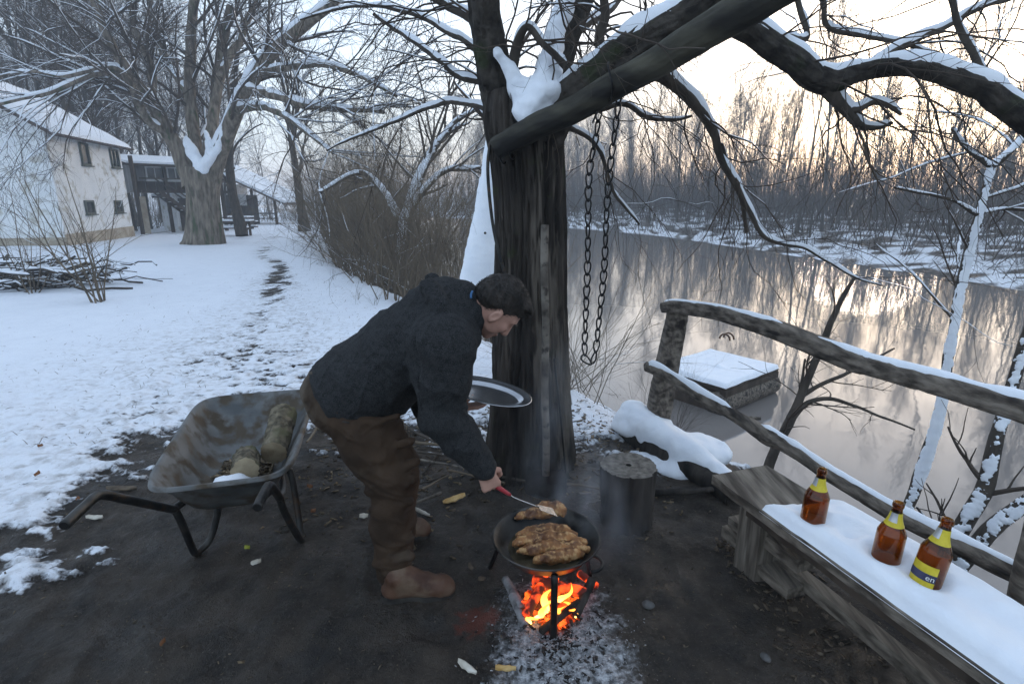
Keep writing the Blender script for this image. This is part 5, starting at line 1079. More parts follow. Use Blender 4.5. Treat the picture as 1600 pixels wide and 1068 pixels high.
def ec2(n): a = g.uniform(0, 6.28, n); r = np.abs(g.normal(size=n))*.55; q = np.array([.19, 1.70])+np.stack([.26*r*np.cos(a), .36*r*np.sin(a)], -1); return np.stack([q[:, 0], q[:, 1], np.array([Hs(x, y) for x, y in q])+.003], -1)
ASHF = mat('ash_flakes', (.18, .18, .185), (.58, .58, .59), 30, .95); obj('ash', flakes(2200, ec2, (.002, .008), g, .6), ASHF, kind='stuff', label='grey ash and burnt flakes spread before the fire', cat='ash')
obj('charcoal', flakes(260, ec2, (.006, .018), g, .7), CHARW, kind='stuff', label='bits of black charcoal lying in the ash', cat='charcoal')
# flames: tapering curled tongues
FLM = bpy.data.materials.new('flame'); FLM.use_nodes = True; N, L = nodes(FLM); N.clear(); om = N.new('ShaderNodeOutputMaterial'); em = N.new('ShaderNodeEmission'); tr_ = N.new('ShaderNodeBsdfTransparent'); ms = N.new('ShaderNodeMixShader')
tc = N.new('ShaderNodeTexCoord'); sp = N.new('ShaderNodeSeparateXYZ'); L.new(tc.outputs['Generated'], sp.inputs[0]); cr = N.new('ShaderNodeValToRGB'); E = cr.color_ramp.elements; E[0].position = 0; E[0].color = (1, .55, .16, 1); E[1].position = 1; E[1].color = (1, .11, .008, 1); e_ = E.new(.5); e_.color = (1, .36, .05, 1); L.new(sp.outputs[2], cr.inputs[0]); L.new(cr.outputs[0], em.inputs[0]); em.inputs[1].default_value = 1.4
lw = N.new('ShaderNodeLayerWeight'); lw.inputs[0].default_value = .35; ft_ = mr(mth('ADD', mth('MULTIPLY', lw.outputs['Facing'], .9), mth('MULTIPLY', mth('SUBTRACT', nn(30), .5), .9)), .15, .70, .12, .97); L.new(ft_, ms.inputs[0]); L.new(em.outputs[0], ms.inputs[1]); L.new(tr_.outputs[0], ms.inputs[2]); L.new(ms.outputs[0], om.inputs[0])
fi = thing('campfire_flames', 'bright orange flames licking up under the pan', 'flames', FC)
for i, (px, py, h, r, lx, dy) in enumerate([(836, 968, .16, .020, .07, .0), (850, 955, .20, .022, .03, .02), (826, 972, .09, .014, .03, -.02), (876, 945, .17, .018, .05, .02), (890, 955, .09, .014, -.02, .0), (903, 962, .08, .010, -.03, 0), (862, 958, .12, .018, .06, -.03), (842, 960, .11, .016, .09, .03)]):
    h *= .52; r *= .52; b0 = G(px, py, .02); t = np.linspace(0, 1, 22); p = b0+np.stack([lx*t**1.3+.012*np.sin(t*7+i), dy*t+.010*np.cos(t*6+i*2), h*t], -1); R_ = r*np.clip(1.25*np.sin(np.pi*np.clip(t*.80+.16, 0, 1))**1.0*(1-.25*np.sin(t*9+i)), .0008, None)*(1-t**3*.9)
    mb = MB(); mb.tubes(p[None], R_[None], 12); obj('flame', mb, FLM, fi)
# glow from the coals onto the ash, part of the fire itself
# spatula
PLASR = mat('red_plastic', (.30, .025, .035), (.42, .05, .06), 12, .4); CHROME = mat('steel_blade', (.30, .30, .31), (.5, .5, .5), 10, .25, metal=.9)
HND = P(764, 752, 1.97); SE = np.array(G(812, 783, .40)); SE = P(812, 782, 2.00); sp_d = nrm(SE-HND)
sa = thing('red_spatula', 'turning spatula with a red handle reaching into the pan', 'spatula', HND); mb = MB(); p0 = HND-sp_d*.035; p1 = HND+sp_d*.115; mb.tube(np.linspace(p0, p1, 12), np.interp(np.linspace(0, 1, 12), [0, .1, .6, .9, 1], [.006, .011, .0105, .008, .006]), 12); obj('handle', mb, PLASR, sa)
p2 = P(842, 792, 2.02); p3 = P(868, 800, 2.04); mb = MB(); mb.tube(spline([p1-sp_d*.01, p1+sp_d*.03, p2], 10), .0032, 8); obj('shaft', mb, CHROME, sa)
mb = MB(); fx = nrm(p3-p2); fy = nrm(np.cross([0, 0, 1], fx)); mb.grid(np.array([[p2+fx*.08*a+fy*(.022+.012*a)*b_ for b_ in np.linspace(-1, 1, 5)] for a in np.linspace(0, 1, 6)])); mb.grid(np.array([[p2+fx*.08*a+fy*(.022+.012*a)*b_-[0, 0, .0015] for b_ in np.linspace(1, -1, 5)] for a in np.linspace(0, 1, 6)])); obj('blade', mb, CHROME, sa)
# loose bits on the trodden ground
def stick(px0, py0, px1, py1, r, lab, mt=None, z0=.012, z1=.012, grp=None, seed=0, cat='stick'):
    a = G(px0, py0, z0); b_ = G(px1, py1, z1); a[2] = max(a[2], Hs(a[0], a[1])+r*.6); b_[2] = max(b_[2], Hs(b_[0], b_[1])+r*.6); p = wob(np.linspace(a, b_, 10), .012, 6, seed); m = MB(); rough_tube(m, p, np.linspace(r, r*.7, 10), 8, .1, 5, seed); return obj('fallen_stick', m, mt or BARKD, base=(a+b_)/2, label=lab, cat=cat, group=grp)
GS = 'sticks behind the man'; SL = 'bare stick in the heap between the man and the great tree'
STK = [(600, 770, 690, 745), (640, 715, 740, 735), (650, 690, 760, 700), (660, 740, 700, 690), (690, 770, 640, 790), (700, 735, 790, 752), (620, 700, 720, 715), (680, 660, 735, 690), (660, 765, 700, 742), (760, 742, 850, 755), (900, 770, 1000, 776), (885, 755, 960, 768), (640, 670, 700, 700), (560, 690, 480, 700), (500, 660, 480, 690)]
for i, (a, b_, c, d) in enumerate(STK): stick(a, b_, c, d, .006+.006*((i*37) % 5)/5, SL if i not in (9, 10, 11, 13, 14) else ('thin stick lying at the foot of the great tree' if i < 12 else 'splintered stick between the wheelbarrow and the man'), [BARKD, WOOD, TWIGB][i % 3], .02+.02*(i % 3), .02+.015*((i+1) % 4), GS if i not in (9, 10, 11, 13, 14) else ('sticks under the tree' if i < 12 else 'sticks by the wheelbarrow'), i)
stick(1020, 768, 1118, 764, .022, 'charred branch lying between the stump and the bench end', CHARW, .03, .04, None, 44, 'branch')
def chip(px, py, L_, W2, rz, mt, lab, tilt=.2, seed=0, cat='wood chip', grp=None, name='wood_chip'):
    c = G(px, py, .012); c[2] = Hs(c[0], c[1])+.012; g = np.random.default_rng(seed); n = 7; x = np.linspace(-1, 1, n); prof = (1-np.abs(x)**2.5*.8)*g.uniform(.75, 1.1, n); R_ = rotz(rz) @ np.array([[math.cos(tilt), 0, math.sin(tilt)], [0, 1, 0], [-math.sin(tilt), 0, math.cos(tilt)]])
    top = np.array([[(x[i]*L_/2, s_*W2/2*prof[i], .004+.006*g.random()+.010*(1-s_*s_)) for s_ in (-1, -.3, .4, 1)] for i in range(n)]); bot = top-[0, 0, .007]; m = MB(); m.grid((top @ R_.T+c)); m.grid((bot @ R_.T+c)[::-1])
    for e in (top, bot): pass
    ed = np.concatenate([top[:, 0], top[-1, 1:], top[::-1, 3][1:], top[0, 1:3][::-1]]); eb = np.concatenate([bot[:, 0], bot[-1, 1:], bot[::-1, 3][1:], bot[0, 1:3][::-1]]); q = np.stack([eb, ed], 0); q = np.concatenate([q, q[:, :1]], 1); m.grid(q @ R_.T+c); return obj(name, m, mt, base=c, label=lab, cat=cat, group=grp)
YCH = mat('fresh_chip', (.42, .24, .07), (.62, .44, .20), 30, .7, .3, 80, .002); PCH = mat('pale_chip', (.45, .40, .32), (.62, .58, .50), 30, .7, .3, 80, .002); BCH = mat('bark_chip', (.06, .045, .032), (.13, .10, .07), 30, .85, .4, 60, .003); OCH = mat('orange_leaf', (.13, .055, .025), (.22, .10, .045), 30, .8); GCH = mat('green_leaf', (.25, .27, .03), (.36, .36, .05), 20, .6)
chip(710, 782, .13, .05, .35, YCH, 'yellow splintered chip lying between the boot and the pan', -.18, 1)
chip(660, 802, .10, .018, -.55, PCH, 'narrow white splinter beside the far boot', .1, 2)
chip(568, 806, .045, .035, .3, PCH, 'small square white chip behind the man\'s legs', .2, 3)
chip(730, 1042, .085, .026, -.6, PCH, 'pale split chip on the dark ground before the ash', .1, 4)
chip(790, 1044, .075, .018, 0.0, YCH, 'thin straw-coloured chip at the edge of the ash', .05, 5)
chip(148, 810, .085, .03, .05, PCH, 'pale bark chip under the left wheelbarrow handle', .05, 6)
chip(190, 762, .17, .05, .05, BCH, 'dark bark slab at the edge of the snow beside the wheelbarrow', .03, 7)
chip(255, 1008, .03, .010, 1.5, OCH, 'orange-and-white cigarette end on the bare mud', .05, 8, 'cigarette end', name='cigarette_end')
chip(400, 880, .045, .022, .7, PCH, 'faded leaf on the mud in front of the wheelbarrow legs', .1, 9, 'leaf', name='fallen_leaf')
chip(386, 857, .025, .018, .2, GCH, 'small yellow-green leaf on the mud near the wheelbarrow leg', .2, 10, 'leaf', name='fallen_leaf')
for i, (a, b_) in enumerate([(484, 762), (489, 798), (122, 780), (64, 698), (60, 745), (735, 888), (752, 905), (1120, 858), (1240, 950), (1190, 868)]): chip(a, b_, .034, .022, i*1.1, OCH if i < 5 else BCH, 'orange fallen leaf at the edge of the snow and mud' if i < 5 else 'curled dark bark scrap on the trodden ground', .3, 20+i, 'leaf' if i < 5 else 'bark scrap', 'fallen leaves' if i < 5 else 'bark scraps', 'fallen_leaf' if i < 5 else 'bark_scrap')
chip(545, 690, .16, .07, .9, YCH, 'tan bark slab in the snow between the barrow and the man', .25, 41); chip(510, 668, .14, .05, .4, BCH, 'brown bark slab by the wheelbarrow rim', .2, 42)
def stone(px, py, r, seed, lab, grp=None):
    c = G(px, py, 0); c[2] = Hs(c[0], c[1])+r*.3; S = SDF(c-r*2, c+r*2, r/6); S.ell(c, (r, r*.75, r*.55), rotz(seed), .005); S.disp(lambda p: r*.25*fbm(p, 1.0/r, 2, seed), r); return obj('stone', S.mesh(), mat('stone%d' % seed, (.06, .058, .055), (.12, .115, .11), 12, .85, .4, 60, .004), base=c, label=lab, cat='stone', group=grp)
stone(1012, 948, .028, 3, 'flat grey stone on the mud right of the ash'); stone(998, 776, .014, 4, 'tiny pale pebble beside the chopping stump'); stone(1195, 1030, .022, 5, 'small round stone on the mud before the bench')
g = np.random.default_rng(21)
def lit(n): x = g.uniform(-2.6, 1.5, n); y = g.uniform(.9, 3.7, n); return np.stack([x, y, np.array([Hs(a, b_) for a, b_ in zip(x, y)])+.002], -1)
obj('ground_litter', flakes(2600, lit, (.002, .009), g, .4), mat('litter', (.04, .033, .026), (.20, .16, .11), 4, .9), kind='stuff', label='crumbs of bark and soil scattered on the trodden mud', cat='litter')
def lit2(n): x = g.uniform(-1.3, .95, n); y = 3.2+.5*g.normal(size=n)+.2; return np.stack([x, y, np.array([Hs(a, b_) for a, b_ in zip(x, y)])+.006], -1)
obj('bark_litter', flakes(1500, lit2, (.006, .026), g, .3), mat('litter2', (.045, .035, .026), (.24, .18, .11), 4, .9), kind='stuff', label='bark scraps and splinters round the foot of the great tree', cat='litter')
def lit3(n): x = g.uniform(1.0, 1.4, n); y = g.uniform(1.3, 2.4, n); return np.stack([x, y, np.array([Hs(a, b_) for a, b_ in zip(x, y)])+.004], -1)
obj('bench_litter', flakes(500, lit3, (.005, .02), g, .3), BCH, kind='stuff', label='dead leaves and bark bits under the bench', cat='litter')
# ------------------------------------------------------------------ the man bending over the pan
SKIN = mat('skin', (.36, .19, .14), (.50, .29, .22), 14, .55, .35, 90, .002, spec=.35)
HAIRM = mat('dark_hair', (.010, .008, .0065), (.042, .033, .027), 40, .6, 1.0, 120, .006, stretch=(1, 1, .5))
KNIT = mat('charcoal_fleece', (.0105, .0108, .0110), (.027, .0273, .0275), 55, .95, .7, 260, .003, spec=.15, c3=(.042, .043, .045), c3scale=300, c3amt=.5)
CORD = mat('brown_trousers', (.028, .0165, .0095), (.062, .038, .023), 7, .88, .5, 90, .004, spec=.2, c3=(.085, .066, .048), c3scale=3.5, c3amt=.25)
BOOT = mat('brown_boot', (.050, .021, .012), (.115, .058, .034), 11, .6, .6, 60, .004, c3=(.15, .10, .065), c3scale=9, c3amt=.3)
SOLE = mat('boot_sole', (.015, .013, .012), (.05, .044, .038), 20, .9, .4, 50, .004)
man = thing('person', 'person in dark hooded fleece and brown trousers bending over the pan with a spatula', 'person', np.array([-.5, 2.2, 0]))
J = {'pel': P(546, 606, 2.20), 'wst': P(580, 586, 2.19), 'mid': P(630, 548, 2.17), 'che': P(684, 508, 2.15), 'nek': P(722, 488, 2.14), 'hed': P(780, 478, 2.13),
     'rs': P(690, 532, 1.95), 're': P(690, 648, 1.93), 'rw': P(752, 733, 1.96), 'ls': P(706, 516, 2.36), 'le': P(668, 628, 2.45), 'lw': P(712, 622, 2.36),
     'rh': P(548, 622, 2.11), 'rk': P(612, 735, 2.03), 'ra': P(616, 884, 2.0), 'lh': P(562, 622, 2.30), 'lk': P(620, 722, 2.38), 'la': P(602, 800, 2.43)}
f_ = nrm([.45, .14, -.88]); u_ = np.array([.88, .05, .45]); u_ = nrm(u_-(u_ @ f_)*f_); r_v = np.cross(f_, u_)      # head: face, crown, its right side
RH = np.stack([f_, r_v, u_], 1); HC = J['hed']
def hp(f, r, u): return HC+f_*f+r_v*r+u_*u
LO, HI = np.array([-1.0, 1.78, -.03]), np.array([.13, 2.70, 1.42])
# hands: palm, four jointed fingers and a thumb closing on a bar
def hand(S, wr, a, b_, c, curl, sgn=1, scale=1.0, thumb=None):
    """a wrist to knuckles, b towards the index finger, c out of the palm"""
    a, b_, c = nrm(a), nrm(b_), nrm(c); s = scale
    S.cap(wr-a*.03, wr+a*.03*s, .026, .027, .012)
    for t in (-.026, -.009, .009, .026): S.cap(wr+a*.022*s+b_*t*.7*s, wr+a*.086*s+b_*t*1.05*s, .0165*s, .0135*s, .010)
    fl = {.029: (.040, .026, .020), .0100: (.044, .029, .021), -.0095: (.041, .027, .020), -.028: (.033, .021, .018)}
    for (t, (l1, l2, l3)), q in zip(fl.items(), curl):
        p = wr+a*.088*s+b_*t*1.05*s; an = q*.75; d = a*math.cos(an)+c*math.sin(an); p1 = p+d*l1*s; an += q*1.15; d = a*math.cos(an)+c*math.sin(an); p2 = p1+d*l2*s; an += q*.8; d = a*math.cos(an)+c*math.sin(an); p3 = p2+d*l3*s
        S.cap(p-a*.006, p1, .0112*s, .0095*s, .004); S.cap(p1, p2, .0094*s, .0084*s, .003); S.cap(p2, p3, .0084*s, .0066*s, .003)
    tb_ = wr+a*.028*s+b_*.028*s+c*.010; t1 = tb_+nrm(a*.65+b_*.65+c*.55)*.042*s; t2_ = t1+nrm(a*.85+b_*.05+c*.55)*.034*s; t3 = t2_+nrm(a*.6-b_*.45+c*.6)*.026*s
    S.cap(tb_, t1, .0155*s, .0125*s, .008); S.cap(t1, t2_, .0118*s, .0102*s, .004); S.cap(t2_, t3, .0100*s, .0076*s, .004)
S = SDF(LO, HI, .0048)
# head
S.ell(hp(-.012, 0, .028), (.100, .077, .092), RH, .02); S.ell(hp(.030, 0, -.028), (.064, .062, .082), RH, .03); S.ell(hp(.052, 0, -.080), (.036, .040, .030), RH, .025)
S.cap(hp(.080, 0, -.098), hp(.078, 0, -.094), .020, .019, .02); S.cap(hp(.088, 0, .012), hp(.112, 0, -.032), .010, .0135, .010); S.ell(hp(.103, 0, -.038), (.012, .018, .010), RH, .008)
for s_ in (-1, 1):
    S.cap(hp(.085, s_*.018, .022), hp(.072, s_*.046, .020), .010, .009, .014); S.ell(hp(.070, s_*.042, -.026), (.022, .022, .018), RH, .02)
    S.ell(hp(.090, s_*.031, .004), (.012, .017, .010), RH, .008, '-'); S.ell(hp(.078, s_*.031, .004), (.0125, .0125, .0125), RH, .002)
    e = hp(.004, s_*.080, -.026); Re = np.stack([f_, r_v, u_], 1); S.ell(e, (.019, .010, .031), Re, .008); S.ell(e+r_v*s_*.009, (.010, .006, .019), Re, .004, '-'); S.cap(e-u_*.026+f_*.004, e-u_*.030+f_*.006, .007, .006, .006)
    S.ell(hp(.03, s_*.052, -.055), (.045, .014, .030), RH, .02)
S.ell(hp(.096, 0, -.064), (.010, .023, .006), RH, .006); S.ell(hp(.094, 0, -.074), (.010, .019, .006), RH, .006); S.ell(hp(.106, 0, -.0685), (.008, .020, .0018), RH, .003, '-')
# neck, trunk and limbs under the clothes: one continuous body
S.chain([hp(-.035, 0, -.055), (hp(-.045, 0, -.09)+J['nek'])/2, J['nek']], [.056, .058, .066], .03); S.chain([J['nek'], J['che'], J['mid'], J['wst'], J['pel']], [.08, .120, .115, .118, .125], .04, 1.15)
S.chain([J['che'], J['rs'], J['re'], J['rw']], [.06, .062, .043, .029], .03); S.chain([J['che'], J['ls'], J['le'], J['lw']], [.06, .062, .043, .029], .03)
S.chain([J['pel'], J['rh'], J['rk'], J['ra']], [.10, .095, .060, .042], .03); S.chain([J['pel'], J['lh'], J['lk'], J['la']], [.10, .095, .060, .042], .03)
hd_ = nrm(SE-HND)
av = nrm(J['rw']-J['re']); ah = nrm(nrm(HND-J['rw'])+np.array([0, -.10, -.35])); bh = nrm(hd_-(hd_ @ ah)*ah); chh = np.cross(bh, ah); chh = chh if chh[1] > 0 else -chh
wr_ = HND-ah*.078-chh*.026; J['rw'] = wr_; S.cap(J['re'], wr_, .042, .029, .02)
hand(S, wr_, ah, bh, chh, (1.18, 1.25, 1.28, 1.3))
lw_ = J['lw']-np.array([.03, 0, .03]); hand(S, lw_, (.75, -.1, -.05), (.1, -.9, .1), (.2, .1, .9), (.25, .25, .3, .35))
body = obj('body', S.mesh(), SKIN, man)
# hair: a cap over the skull with a ragged front
S = SDF(HC-.17, HC+.17, .0042); S.ell(hp(-.014, 0, .034), (.1030, .0797, .0935), RH, .02); S.ell(hp(-.055, 0, -.01), (.064, .074, .066), RH, .03); S.ell(hp(.052, 0, .098), (.042, .055, .020), RH, .03)
idx = np.indices(S.f.shape).reshape(3, -1).T; W = S.lo+idx*S.h-HC; fx_, rx_, ux_ = W @ f_, W @ r_v, W @ u_
nz_ = fbm(np.stack([fx_*3, rx_*22, ux_*8], 1), 3, 2, 5)*.006
cutf = np.interp(fx_, [-.12, -.05, -.035, -.012, .0, .018, .030, .045, .09, .12], [-.10, -.088, -.060, .012, .014, -.020, .020, .040, .064, .075])-ux_
S.f = np.maximum(S.f, (cutf+nz_).reshape(S.f.shape).astype(np.float32)); S.disp(lambda p: .006*fbm(((p-HC) @ RH)*np.array([10, 60, 25]), 1, 3, 9), .03)
hm = S.mesh(); hair = obj('hair', hm, HAIRM, body)
HV = np.concatenate(hm.v); gh = np.random.default_rng(2); HV = HV[gh.integers(0, len(HV), 2600)]; lc = (HV-HC) @ RH; ok = np.linalg.norm(lc/[.1, .08, .09], axis=1) > .92; HV, lc = HV[ok], lc[ok]
out = nrm(lc/np.array([.11, .085, .098])**2) @ RH.T; fl_d = nrm(f_*.9+u_*.25)-0*out; fl_d = nrm(fl_d+.35*gh.normal(size=out.shape)); fl_d = nrm(fl_d-(fl_d*out).sum(1)[:, None]*out+.10*out)
LH = gh.uniform(.006, .013, len(HV))[:, None]; ST = np.stack([HV-out*.003, HV+fl_d*LH*.5+out*.0025, HV+fl_d*LH-out*.001], 1); mb = MB(); mb.tubes(ST, np.full(ST.shape[:2], .0011)*np.array([1, .9, .4]), 3); obj('hair_strands', mb, HAIRM, hair, kind='stuff')
mb = MB()
for s_ in (-1, 1): mb.tube(spline([hp(.094, s_*.014, .020), hp(.094, s_*.032, .025), hp(.080, s_*.050, .018)], 8), [.002, .004, .0045, .0045, .004, .0035, .003, .001], 8)
obj('eyebrows', mb, HAIRM, body)
# fleece
def folds(p, seed, a=.007):
    w = p+.05*np.stack([fbm(p, 6, 2, seed+20), 0*p[:, 0], fbm(p, 6, 2, seed+21)], 1)
    d1 = (w[:, 0]*.55+w[:, 2]*.83); d2 = (w[:, 0]*.83-w[:, 2]*.55)
    r1 = 1-2.2*np.abs(fbm(np.stack([d1*13, p[:, 1]*4, d2*4.5], 1), 1, 2, seed)); r2 = 1-2.2*np.abs(fbm(np.stack([d1*7, p[:, 1]*6, d2*20], 1), 1, 2, seed+5))
    return -a*.75*np.clip(r1, 0, 1)**2-a*.45*np.clip(r2, 0, 1)**2+a*.5*fbm(p, 8, 2, seed+3)
S = SDF(LO, HI+[0, 0, .05], .0062)
S.chain([P(560, 602, 2.19), P(590, 585, 2.19), P(632, 546, 2.17), P(672, 516, 2.15), P(704, 498, 2.14)], [.182, .178, .166, .150, .108], .05, 1.28)
S.chain([P(684, 520, 2.04), P(692, 540, 1.95), P(694, 590, 1.935), P(691, 648, 1.93)], [.115, .110, .094, .083], .05); S.chain([P(691, 648, 1.93), J['rw']*.45+J['re']*.55, J['rw']-ah*.006], [.083, .070, .050], .02)
S.chain([P(700, 512, 2.26), P(706, 520, 2.36), J['le']], [.115, .105, .080], .05); S.chain([J['le'], J['lw']], [.078, .052], .02)
for q in ((P(668, 660, 1.93), P(712, 640, 1.915)), (P(668, 628, 1.92), P(716, 612, 1.92)), (P(690, 676, 1.925), P(728, 672, 1.93)), (P(662, 600, 1.93), P(700, 580, 1.86)), (P(708, 700, 1.94), P(742, 694, 1.945))): S.cap(q[0], q[1], .022, .02, .03)      # sleeve creases
# hood lying on the back of the neck
S.chain([P(664, 466, 2.15), P(690, 466, 2.15), P(718, 470, 2.15)], [.055, .070, .060], .03, 1.9); S.chain([P(672, 448, 2.04), P(690, 480, 1.985), P(714, 512, 1.97), P(738, 528, 2.04), P(742, 524, 2.12)], [.034, .037, .038, .034, .03], .009); S.chain([P(676, 440, 2.3), P(700, 470, 2.34), P(730, 500, 2.3), P(742, 520, 2.18)], [.03, .03, .03, .026], .02)
S.cap(P(720, 476, 2.14), P(739, 486, 2.135), .098, .080, .03)
def groove(px, r=.007, k=.010):
    q = [P(*a) for a in px]; q = spline(q, 16)
    for i in range(15): S.cap(q[i], q[i+1], r, r, k, 1.0, '-')
groove([(648, 520, 1.885), (650, 560, 1.86), (656, 600, 1.87), (662, 636, 1.88)], .009); groove([(662, 440, 2.02), (676, 462, 1.96), (704, 500, 1.925), (734, 534, 1.96)], .008)
S.disp(lambda p: folds(p, 11, .011), .06)
g3 = [S.lo[i]+S.h*np.arange(S.n[i]) for i in range(3)]; p0 = P(520, 604, 2.19); cutp = (g3[0][:, None, None]-p0[0])*-.76+(g3[2][None, None, :]-p0[2])*-.65
S.f -= (.007*np.exp(-((cutp+.026)/.022)**4)).astype(np.float32)*np.ones_like(S.f); S.f = np.maximum(S.f, cutp.astype(np.float32)*np.ones_like(S.f))
fle = obj('hooded_fleece', S.mesh(), KNIT, man)
mb = MB(); mb.tubes(np.stack([J['rw']-ah*.035, J['rw']-ah*.024, J['rw']-ah*.004, J['rw']+ah*.002])[None], np.array([[.045, .052, .051, .046]]), 28); obj('cuff', mb, KNIT, fle)
mb = MB(); mb.tube(spline([P(738, 455, 2.08), P(736, 460, 2.06), P(736, 466, 2.05)], 8), .0045, 8); obj('shirt_collar', mb, mat('blue_shirt', (.03, .09, .20), (.06, .15, .30), 20, .85), man)
# trousers
S = SDF(LO, HI, .0062)
S.ell(P(544, 614, 2.2), (.168, .205, .135), np.stack([nrm([.8, 0, -.6]), [0, 1, 0], nrm([.6, 0, .8])], 1), .05); S.ell(P(520, 616, 2.13), (.108, .11, .120), None, .05); S.ell(P(524, 616, 2.28), (.105, .10, .115), None, .05)
S.chain([P(552, 630, 2.10), P(582, 690, 2.06), P(614, 742, 2.03)], [.142, .116, .097], .05); S.chain([P(614, 742, 2.03), P(614, 815, 2.01), P(616, 893, 2.0)], [.097, .084, .074], .035)
S.chain([P(566, 630, 2.31), P(594, 690, 2.35), P(620, 728, 2.38)], [.14, .112, .092], .05); S.chain([P(620, 728, 2.38), P(612, 770, 2.41), P(606, 812, 2.43)], [.096, .082, .072], .035)
for q, r0_ in (((P(578, 765, 1.98), P(646, 748, 1.96)), .022), ((P(580, 742, 1.99), P(650, 722, 1.97)), .02), ((P(560, 712, 2.0), P(640, 690, 1.98)), .02), ((P(590, 800, 1.95), P(640, 785, 1.95)), .018), ((P(590, 880, 1.95), P(640, 868, 1.94)), .02), ((P(594, 862, 1.95), P(642, 840, 1.94)), .018), ((P(530, 672, 2.0), P(620, 650, 1.98)), .02)): S.cap(q[0], q[1], r0_*.9, r0_*.7, .02)
S.ell(P(616, 915, 2.0), (.070, .075, .05), None, .02, '-'); S.disp(lambda p: folds(p*np.array([1, 1, 1.5]), 23, .011), .06); tro = obj('trousers', S.mesh(), CORD, man)
mb = MB(); mb.tube(spline([P(522, 645, 1.975), P(526, 656, 1.965), P(545, 660, 1.95)], 8), .004, 6); obj('pocket_seam', mb, SOLE, tro)
# boots
def boot(heel, toe, ank, seed):
    heel = np.asarray(heel, float); toe = np.asarray(toe, float); d = nrm(toe-heel); L_ = np.linalg.norm(toe-heel); sd = np.array([-d[1], d[0], 0]); S = SDF(np.minimum(heel, toe)-.12, np.maximum(heel, toe)+[.12, .12, .24], .0052); c = lambda t, z, w_=0: heel+d*L_*t+sd*w_+np.array([0, 0, z])
    S.chain([c(.12, .055), c(.35, .058), c(.62, .052), c(.82, .046), c(.90, .040)], [.040, .040, .046, .046, .036], .02); S.chain([c(.2, .06), c(.22, .11), np.array([ank[0], ank[1], .17])], [.046, .05, .056], .025); S.chain([c(.25, .12), c(.42, .095), c(.60, .07)], [.045, .040, .034], .025)
    S.f[:, :, :max(1, int((.018-S.lo[2])/S.h))] = .05; S.disp(lambda p: .004*fbm(p, 22, 3, seed), .03); o = obj('boot', S.mesh(), BOOT, man)
    t = np.linspace(0, 1, 40); m = MB(); half = np.interp(t, [0, .06, .2, .4, .65, .85, .95, 1], [.012, .032, .040, .038, .050, .046, .030, .008]); top = np.array([[c(-.02+1.03*tt, .030, s_*h_) for s_ in np.linspace(-1, 1, 7)] for tt, h_ in zip(t, half)]); bot = top.copy(); bot[..., 2] = np.where((t > .36) & (t < .5), .010, .002)[:, None]; m.grid(top); m.grid(bot[:, ::-1]); m.grid(np.stack([bot[:, 0], top[:, 0]], 1)); m.grid(np.stack([top[:, -1], bot[:, -1]], 1)); obj('sole', m, SOLE, o)
    for i in range(4): q = c(.30+.07*i, .118-.014*i); m = MB(); m.tube(np.array([q-sd*.026-[0, 0, .004], q+[0, 0, .010], q+sd*.026-[0, 0, .004]]), .0028, 6); obj('lace', m, WOOD, o)
Gz = lambda a, b_: np.array([*G(a, b_, 0)[:2], .0])
h0 = Gz(598, 936); t0 = Gz(703, 928); t0 = h0+(t0-h0)*.305/np.linalg.norm(t0-h0); boot(h0, t0, J['ra'], 1)
t1 = Gz(671, 838); h1_ = t1-np.array([.285, -.03, 0]); boot(h1_, t1, J['la'], 2)
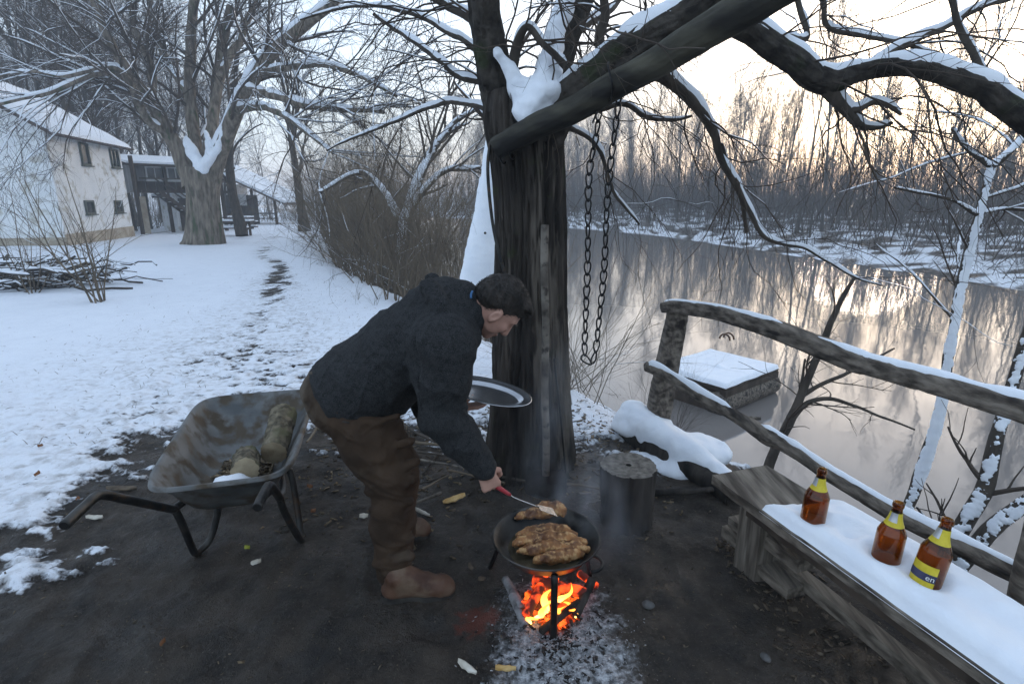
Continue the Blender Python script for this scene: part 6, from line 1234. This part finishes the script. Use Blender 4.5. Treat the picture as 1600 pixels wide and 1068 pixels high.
# oval steel platter
PLC = P(762, 612, 2.34); pu = nrm([.96, -.10, -.20]); pv_ = np.array([.10, .98, .05]); pv_ = nrm(pv_-(pv_ @ pu)*pu); pn_ = np.cross(pu, pv_); th = np.linspace(0, 2*np.pi, 72, endpoint=False)
pl = thing('oval_platter', 'oval stainless serving platter held flat by the bending person', 'platter', PLC); rows = [(.001, -.016), (.4, -.016), (.68, -.015), (.74, -.012), (.80, .0), (.83, .002), (.95, .006), (.985, .010), (1.0, .009), (.995, .006), (.95, .003), (.83, -.001), (.80, -.003), (.74, -.015), (.4, -.019), (.001, -.019)]
V = np.array([[PLC+pu*(.205*s_ if s_ < .77 else .205*s_)*math.cos(t)+pv_*(.205*s_-.062*min(1, s_/.7))*math.sin(t)+pn_*z for t in np.append(th, 0)] for s_, z in rows]); mb = MB(); mb.grid(V)
obj('dish', mb, mat('stainless', (.42, .43, .45), (.58, .59, .61), 6, .22, .15, 40, .002, metal=.95), pl)
# ------------------------------------------------------------------ the cold river mist
mb = MB(); mb.box((0, 60, 9.0), (400, 340, 26))
hz = bpy.data.materials.new('mist'); hz.use_nodes = True; N, L = nodes(hz); N.clear()
pv = N.new('ShaderNodeVolumePrincipled'); pv.inputs['Color'].default_value = (.84, .92, 1.0, 1); pv.inputs['Density'].default_value = .0027; pv.inputs['Anisotropy'].default_value = .2
om = N.new('ShaderNodeOutputMaterial'); L.new(pv.outputs[0], om.inputs['Volume'])
obj('haze', mb, hz, kind='stuff', smooth=False, label='thin cold mist in the air over the river', cat='haze')
# ------------------------------------------------------------------ smoke drifting off the pan
sm = bpy.data.materials.new('smoke'); sm.use_nodes = True; N, L = nodes(sm); N.clear(); om = N.new('ShaderNodeOutputMaterial'); pv = N.new('ShaderNodeVolumePrincipled'); L.new(pv.outputs[0], om.inputs['Volume'])
pv.inputs['Color'].default_value = (.82, .90, 1.0, 1); tc = N.new('ShaderNodeTexCoord'); sp = N.new('ShaderNodeSeparateXYZ'); L.new(tc.outputs['Generated'], sp.inputs[0])
ex = mth('MULTIPLY', mr(mth('ABSOLUTE', mth('SUBTRACT', sp.outputs[0], .5)), .12, .5, 1, 0), mr(mth('ABSOLUTE', mth('SUBTRACT', sp.outputs[1], .5)), .12, .5, 1, 0)); ez = mth('MULTIPLY', mr(sp.outputs[2], .0, .18, 0, 1), mr(sp.outputs[2], .25, 1, 1, 0))
L.new(mth('MULTIPLY', mth('MULTIPLY', mr(nn(5, 3, (1, 1, .45)), .46, .75), 2.6), mth('MULTIPLY', ex, ez)), pv.inputs['Density'])
mb = MB(); c = np.array([PC[0]+.14, PC[1]+.20, 0]); mb.box(c+[0, 0, .62], (.62, .5, 1.1)); obj('smoke', mb, sm, kind='stuff', smooth=False, base=c, label='thin bluish smoke drifting off the pan towards the stump', cat='smoke')
